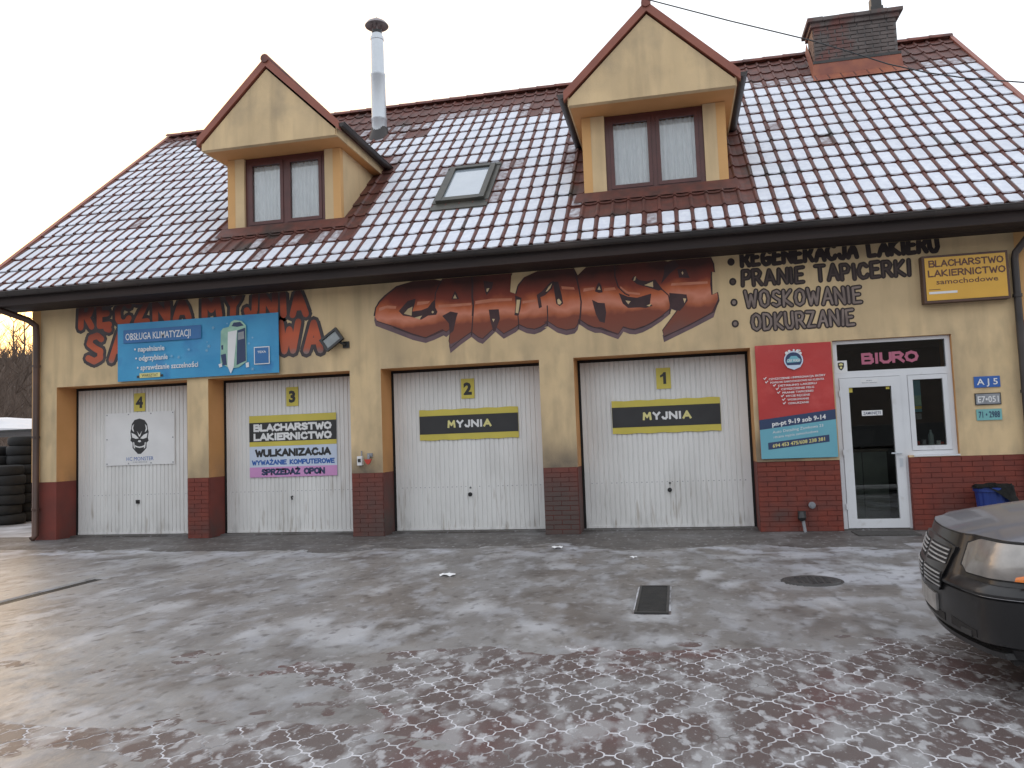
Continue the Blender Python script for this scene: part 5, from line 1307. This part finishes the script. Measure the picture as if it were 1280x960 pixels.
# positions along the sight past the left corner
desc = ['tall bare tree on the skyline just left of the building', 'slim bare tree low on the slope beside the wall', 'spreading bare tree at the left edge of the picture', 'crooked bare tree halfway up the hillside',
        'short bare tree behind the snowy shelter', 'bare tree on the hill crest at the left edge', 'twiggy bare tree above the tyre stacks', 'thin bare tree nearest the white shelter roof', 'leaning bare tree in the middle of the slope', 'bushy bare tree on the ridge line', 'dark bare tree at the foot of the slope', 'pale bare tree high on the hillside']
for k in range(12):
    px = [30, 18, 4, 24, 10, -6, 34, 14, -14, 22, 0, 36][k]; dist = [62, 38, 44, 52, 34, 66, 48, 31, 40, 72, 36, 58][k]
    r = F + RX*(px-640)/FOC; r = r/np.linalg.norm(r[:2]); x, y = r[0]*dist, CAM_Y+r[1]*dist
    bare_tree(x, y, [7, 6, 7, 6, 5, 7, 6, 5, 6, 6, 5, 6][k], 40+k, desc[k])
sc = MB(); rs = random.Random(8)
for k in range(5200):
    dist = rs.uniform(32, 85); px = rs.uniform(-120, 70)
    r = F + RX*(px-640)/FOC; r = r/np.linalg.norm(r[:2]); x, y = r[0]*dist, CAM_Y+r[1]*dist
    if y < 16.5: continue
    z = float(hill_z(np.array([[x]]), np.array([[y]]))[0, 0])-.3
    hh = rs.uniform(1.2, 3.2); dx, dy = rs.uniform(-.7, .7), rs.uniform(-.7, .7); w_ = rs.uniform(.02, .05)
    sc.add([(x-w_, y, z), (x+w_, y, z), (x+dx, y+dy, z+hh)], [(0, 1, 2)])
    sc.add([(x+dx*.4, y+dy*.4, z+hh*.4), (x+dx*.4+w_, y+dy*.4, z+hh*.45), (x-dx+rs.uniform(-.4, .4), y+dy, z+hh*.9)], [(0, 1, 2)])
o = sc.build('hillside_scrub', shrubm, fix=False); tag(o, 'dense bare winter scrub covering the hillside left of the building', 'scrub', kind='stuff')

# ================================================================== CAR
CARN = (1.42, -6.17); CTH = R(172)
car = empty('parked_car', (CARN[0], CARN[1], 0)); car.rotation_euler = (0, 0, CTH)
tag(car, 'black car with wide grille and large headlights parked at the right edge', 'car')
WM[car.name] = Matrix()      # car parts are given in the car's own frame: x forward from the nose, y to its left
def plan(t, z):
    """t in -1..1 round the nose; returns (x, y) of the outer skin at height z"""
    s_ = abs(t); sg_ = 1 if t >= 0 else -1
    zz = z
    inset = .0
    if zz < .30: inset = .05+(.30-zz)*.35
    elif zz < .36: inset = .0
    elif zz > .56: inset = .034*min(1, max(0, (s_-.31)/.05))*min(1, (zz-.56)/.025)+(zz-.56)*.36
    W_ = .91-inset*.25
    if s_ < .5:      # front face
        u = s_/.5; y = .70*u*W_/.91; x = -.115*u**2.2
    elif s_ < .72:   # corner
        a = (s_-.5)/.22*math.pi/2; y = (.70+.21*math.sin(a))*W_/.91; x = -.115-.34*(1-math.cos(a))-.06*(s_-.5)/.22
    else:
        u = (s_-.72)/.28; y = W_+.01*u; x = -.515-1.0*u
    return x-inset*(1 if s_ < .6 else max(0, (.8-s_)/.2)), sg_*y
def skin(t, z, off=0.):
    x, y = plan(t, z); e = 1e-3
    xa, ya = plan(t-e, z); xb, yb = plan(t+e, z); tx, ty = xb-xa, yb-ya; L_ = math.hypot(tx, ty) or 1
    nx_, ny_ = ty/L_, -tx/L_
    if nx_*1+ny_*(1 if t > 0 else -1)*.3 < 0: nx_, ny_ = -nx_, -ny_
    return (x+nx_*off, y+ny_*off, z)
def t_of_y(yv, z):
    lo, hi = 0, .72
    for _ in range(30):
        m_ = (lo+hi)/2
        if plan(m_, z)[1] < abs(yv): lo = m_
        else: hi = m_
    return math.copysign(lo, yv)
def patch(name, mat, yl, yr, zb_f, zt_f, off, n=16, m=6, bulge=0., parent=None, edge=.02, t_mode=False, tap=0.):
    """a panel that follows the nose skin between y = yl..yr (or t) and z = zb(u)..zt(u), standing off it, with a rim going back"""
    b = MB(); vs = []; W_ = n+1
    for j in range(m+1):
        for i in range(n+1):
            u = i/n; v_ = j/m; z = zb_f(u)+(zt_f(u)-zb_f(u))*v_
            t = (yl+(yr-yl)*u) if t_mode else t_of_y((yl+(yr-yl)*u)*(1-tap*(1-v_)**2), z)
            vs.append(skin(t, z, off+bulge*math.sin(u*math.pi)*math.sin(v_*math.pi)))
    fs = [(j*W_+i, j*W_+i+1, (j+1)*W_+i+1, (j+1)*W_+i) for j in range(m) for i in range(n)]
    ring = [i for i in range(n+1)] + [j*W_+n for j in range(1, m+1)] + [m*W_+i for i in range(n-1, -1, -1)] + [j*W_ for j in range(m-1, 0, -1)]
    k = len(vs)
    for r_ in ring: x, y, z = vs[r_]; vs.append((x-edge, y-(edge*.3 if y > 0 else -edge*.3), z))
    nr = len(ring); fs += [(ring[q], ring[(q+1) % nr], k+(q+1) % nr, k+q) for q in range(nr)]
    b.add(vs, fs); o_ = b.build(name, mat, parent or car); return autosmooth(o_, 40)
# lower body skin from side to side
zlev = [.235, .25, .28, .30, .33, .40, .47, .515, .525, .532, .545, .56, .585, .60, .63, .66, .70, .745, .785, .80]
ts = np.concatenate([np.linspace(-1, -.74, 12), np.linspace(-.72, .72, 61), np.linspace(.74, 1, 12)])
b = MB(); vs = []; n = len(ts)
for z in zlev:
    for t in ts:
        o_ = 0
        if abs(z-.525) < .004 : o_ = -.010
        if .53 < z < .56: o_ = .012
        vs.append(skin(t, z, o_))
# side wheel arch: drop the faces inside a circle
fs = []
AX, AZ, AR = -.93, .315, .37
for j in range(len(zlev)-1):
    for i in range(n-1):
        q = [j*n+i, j*n+i+1, (j+1)*n+i+1, (j+1)*n+i]; cx_ = sum(vs[a][0] for a in q)/4; cz2 = sum(vs[a][2] for a in q)/4; cy_ = abs(sum(vs[a][1] for a in q)/4)
        if cy_ > .8 and (cx_-AX)**2+(cz2-AZ)**2 < AR**2: continue
        fs.append(tuple(q))
b.add(vs, fs)
# hood: from the top of the skin back to the windscreen
nh = 14; hv = []; 
for j in range(nh+1):
    v_ = j/nh
    for i, t in enumerate(ts):
        x, y, z = skin(t, zlev[-1]); 
        yb = y*(1-.10*v_) if abs(t) < .7 else y*(1-.10*v_)
        xb = x+(-1.32-x)*v_ if x > -1.32 else x
        yn = abs(y)/.9
        crown = .030*(1-yn**2.2)*min(1, v_*3+.0)**.7
        rise = .135*(1-(1-v_)**1.25)
        z2 = z+rise*(1 if yn < .95 else .85)+crown - (.10*max(0, yn-.78)*4*min(1, v_*5)*.12)
        hv.append((xb, yb, z2))
b2_ = MB(); b2_.add(hv, [(j*n+i, j*n+i+1, (j+1)*n+i+1, (j+1)*n+i) for j in range(nh) for i in range(n-1)])
bo_ = b.build('body', carp, car); autosmooth(bo_, 30)
ho_ = b2_.build('hood', material('sky_sheen_hood_paint', (.105, .105, .122), (.075, .075, .088), 2.5, .38, coat=.3), car); autosmooth(ho_, 50)  # pale sheen of reflected sky is put into the hood colour
# body aft of the front axle: flanks, cabin, tail
b = MB(); xs_c = [-1.515, -2.0, -2.6, -3.2, -3.45, -3.8, -4.2, -4.5, -4.62]
sec = [(.90, .25), (.92, .40), (.915, .60), (.90, .78), (.86, .93)]
for sg_ in (-1, 1):
    vs = []
    for x in xs_c:
        k = 1 if x > -4.3 else (.96 if x > -4.55 else .85)
        for y, z in sec: vs.append((x, sg_*y*k, z+(0 if x > -4.3 else .02)))
    m_ = len(sec); fs = []
    for i in range(len(xs_c)-1):
        for j in range(m_-1):
            cx_ = (xs_c[i]+xs_c[i+1])/2; cz2 = (sec[j][1]+sec[j+1][1])/2
            if (cx_+3.75)**2+(cz2-.3)**2 < .40**2: continue
            fs.append((i*m_+j, i*m_+j+1, (i+1)*m_+j+1, (i+1)*m_+j))
    b.add(vs, fs)
b.add([(-4.62, -.77, .27), (-4.62, .77, .27), (-4.62, .74, .95), (-4.62, -.74, .95)], [(0, 1, 2, 3)])
b.add([(-1.3, -.82, .95), (-1.3, .82, .95), (-4.62, .75, .95), (-4.62, -.75, .95)], [(0, 1, 2, 3)])
autosmooth(b.build('rear_body', carp, car), 30)
b = MB(); cab = [(-1.30, .97, .80), (-2.05, 1.40, .62), (-3.9, 1.42, .60), (-4.55, 1.0, .72)]
vs = [(x, s_*y, z) for x, z, y in cab for s_ in (-1, 1)] + [(x, s_*y, z) for x, z, y in ((-1.30, .93, .86), (-4.6, .93, .80)) for s_ in (-1, 1)]
b.add(vs, [(2, 3, 5, 4)]); b.build('car_roof', carp, car)
b = MB(); b.add([vs[0], vs[1], vs[3], vs[2]], [(0, 1, 2, 3)]); b.build('windscreen', carglass, car)
b = MB(); b.add([vs[4], vs[5], vs[7], vs[6]], [(0, 1, 2, 3)]); b.build('rear_window', carglass, car)
for s_ in (0, 1):
    b = MB(); b.add([vs[0+s_], vs[2+s_], vs[4+s_], vs[6+s_]], [(0, 1, 2, 3)]); b.build('side_window', carglass, car)
b = MB(); b.box(-4.4, -.25, -.78, .78, .20, .34); b.box(-1.55, -.35, -.70, .70, .34, .70); b.build('underbody', darkm, car)
for x in (-.93, -3.75):
    for sg_ in (-1, 1):
        wv = MB(); prof_ = [(.205, -.11), (.29, -.115), (.315, -.09), (.32, 0), (.315, .09), (.29, .115), (.205, .11)]
        vs2 = []; nn = 28
        for r_, d in prof_:
            for k in range(nn): a = 2*math.pi*k/nn; vs2.append((x+r_*math.cos(a), sg_*.79+d, .32+r_*math.sin(a)))
        wv.add(vs2, [(i*nn+k, i*nn+(k+1) % nn, (i+1)*nn+(k+1) % nn, (i+1)*nn+k) for i in range(len(prof_)-1) for k in range(nn)])
        w_o = autosmooth(wv.build('wheel', rubber, car), 50)
        rm_ = MB(); rm_.tube([(x, sg_*.80, .32), (x, sg_*.86, .32)], .06, 12)
        for k in range(7):
            a = k*2*math.pi/7; c_, s2_ = math.cos(a), math.sin(a)
            rm_.tube([(x+.04*c_, sg_*.86, .32+.04*s2_), (x+.2*c_, sg_*.88, .32+.2*s2_)], .022, 6)
        rm_.build('rim', chromem, w_o)
barm = material('dull_chrome_bar', (.62, .62, .63), (.5, .5, .5), 9, .35, metal=.6)
# grille: raised surround, dark mesh, bars with a cross
gy0, gy1 = -.40, .40
zt_f = lambda u: .735; zb_g = lambda u: .50-.0*u
patch('grille_surround', carp, -.43, .43, lambda u: .455+.02*abs(2*u-1)**4, lambda u: .745-.02*abs(2*u-1)**3, .016, n=24, m=10, bulge=.0, edge=.03, tap=.22)
for sgn_ in (-1, 1):
    for (za, zb2, wo, wi) in ((.608, .715, .40, .385), (.476, .582, .375, .30)):
        ya, yb = sorted((sgn_*.035, sgn_*wo))
        if sgn_ < 0: f0 = lambda u, za=za, wo=wo, wi=wi: za+(1-u)*.02
        else: f0 = lambda u, za=za: za+u*.02
        gp_ = patch('grille_opening', darkm, ya, yb, f0, lambda u, zb2=zb2: zb2, .0185, n=12, edge=.004)
        for k in range(4):
            zc = za+.026+k*(zb2-za-.03)/3.4
            patch('grille_bar', barm, ya+.008, yb-.008, lambda u, zc=zc: zc-.0035, lambda u, zc=zc: zc+.0035, .0225, n=10, m=1, edge=.01, parent=gp_)
# hood edge seam and number plate
pl_ = patch('number_plate', material('dirty_plate', (.33, .32, .31), (.24, .23, .22), 14, .5), -.26, .26, lambda u: .345, lambda u: .44, .014, n=10, m=2, edge=.02)
# headlights
for sgn_ in (-1, 1):
    tl, tr_ = (.352, .735) if sgn_ > 0 else (-.735, -.352)
    inn_ = lambda u: u if sgn_ > 0 else 1-u
    hb = lambda u: .612+.006*inn_(u)+.035*max(0, .12-inn_(u))*8
    ht = lambda u: .787-.05*max(0, (.18-inn_(u)))*6*.6+.0*inn_(u)
    hl = patch('headlight', reflm, tl, tr_, hb, ht, .012, n=26, m=8, bulge=.022, edge=.05, t_mode=True)
    rim_ = patch('headlight_seal', darkm, tl-(.008 if sgn_ > 0 else .008), tr_+.008, lambda u: hb(u)-.008, lambda u: ht(u)+.006, .006, n=26, m=6, bulge=0, edge=.03, t_mode=True, parent=hl)
    ta, tb2 = (.600, .725) if sgn_ > 0 else (-.725, -.600)
    patch('turn_signal', amberm, ta, tb2, lambda u: .618+.0*u, lambda u: .618+.105*math.sin(min(1, max(.12, (u if sgn_ > 0 else 1-u)*1.4))*math.pi/2), .030, n=8, m=4, bulge=.010, edge=.03, t_mode=True, parent=hl)
    # fog lamp slot and lower lip
    fs_ = patch('fog_recess', darkm, *( (.45, .70) if sgn_ > 0 else (-.70, -.45)), lambda u: .275, lambda u: .365-.02*inn_(u), .003, n=8, m=2, edge=.004)
    patch('fog_lamp', blackpl, *( (.56, .66) if sgn_ > 0 else (-.66, -.56)), lambda u: .29, lambda u: .335, .006, n=6, m=3, edge=.003, parent=fs_)
patch('lower_intake', darkm, -.36, .36, lambda u: .275, lambda u: .355, .003, n=12, m=2, edge=.004)
lip = patch('chin_lip', blackpl, -.78, .78, lambda u: .232, lambda u: .262, .035, n=30, m=2, edge=.05)
patch('hood_seam', darkm, -.60, .60, lambda u: .792, lambda u: .797, .0015, n=40, m=1, edge=.004, t_mode=True)
patch('bumper_trim', chromem, .42, .66, lambda u: .5265, lambda u: .5315, .002, n=14, m=1, edge=.004, t_mode=True)
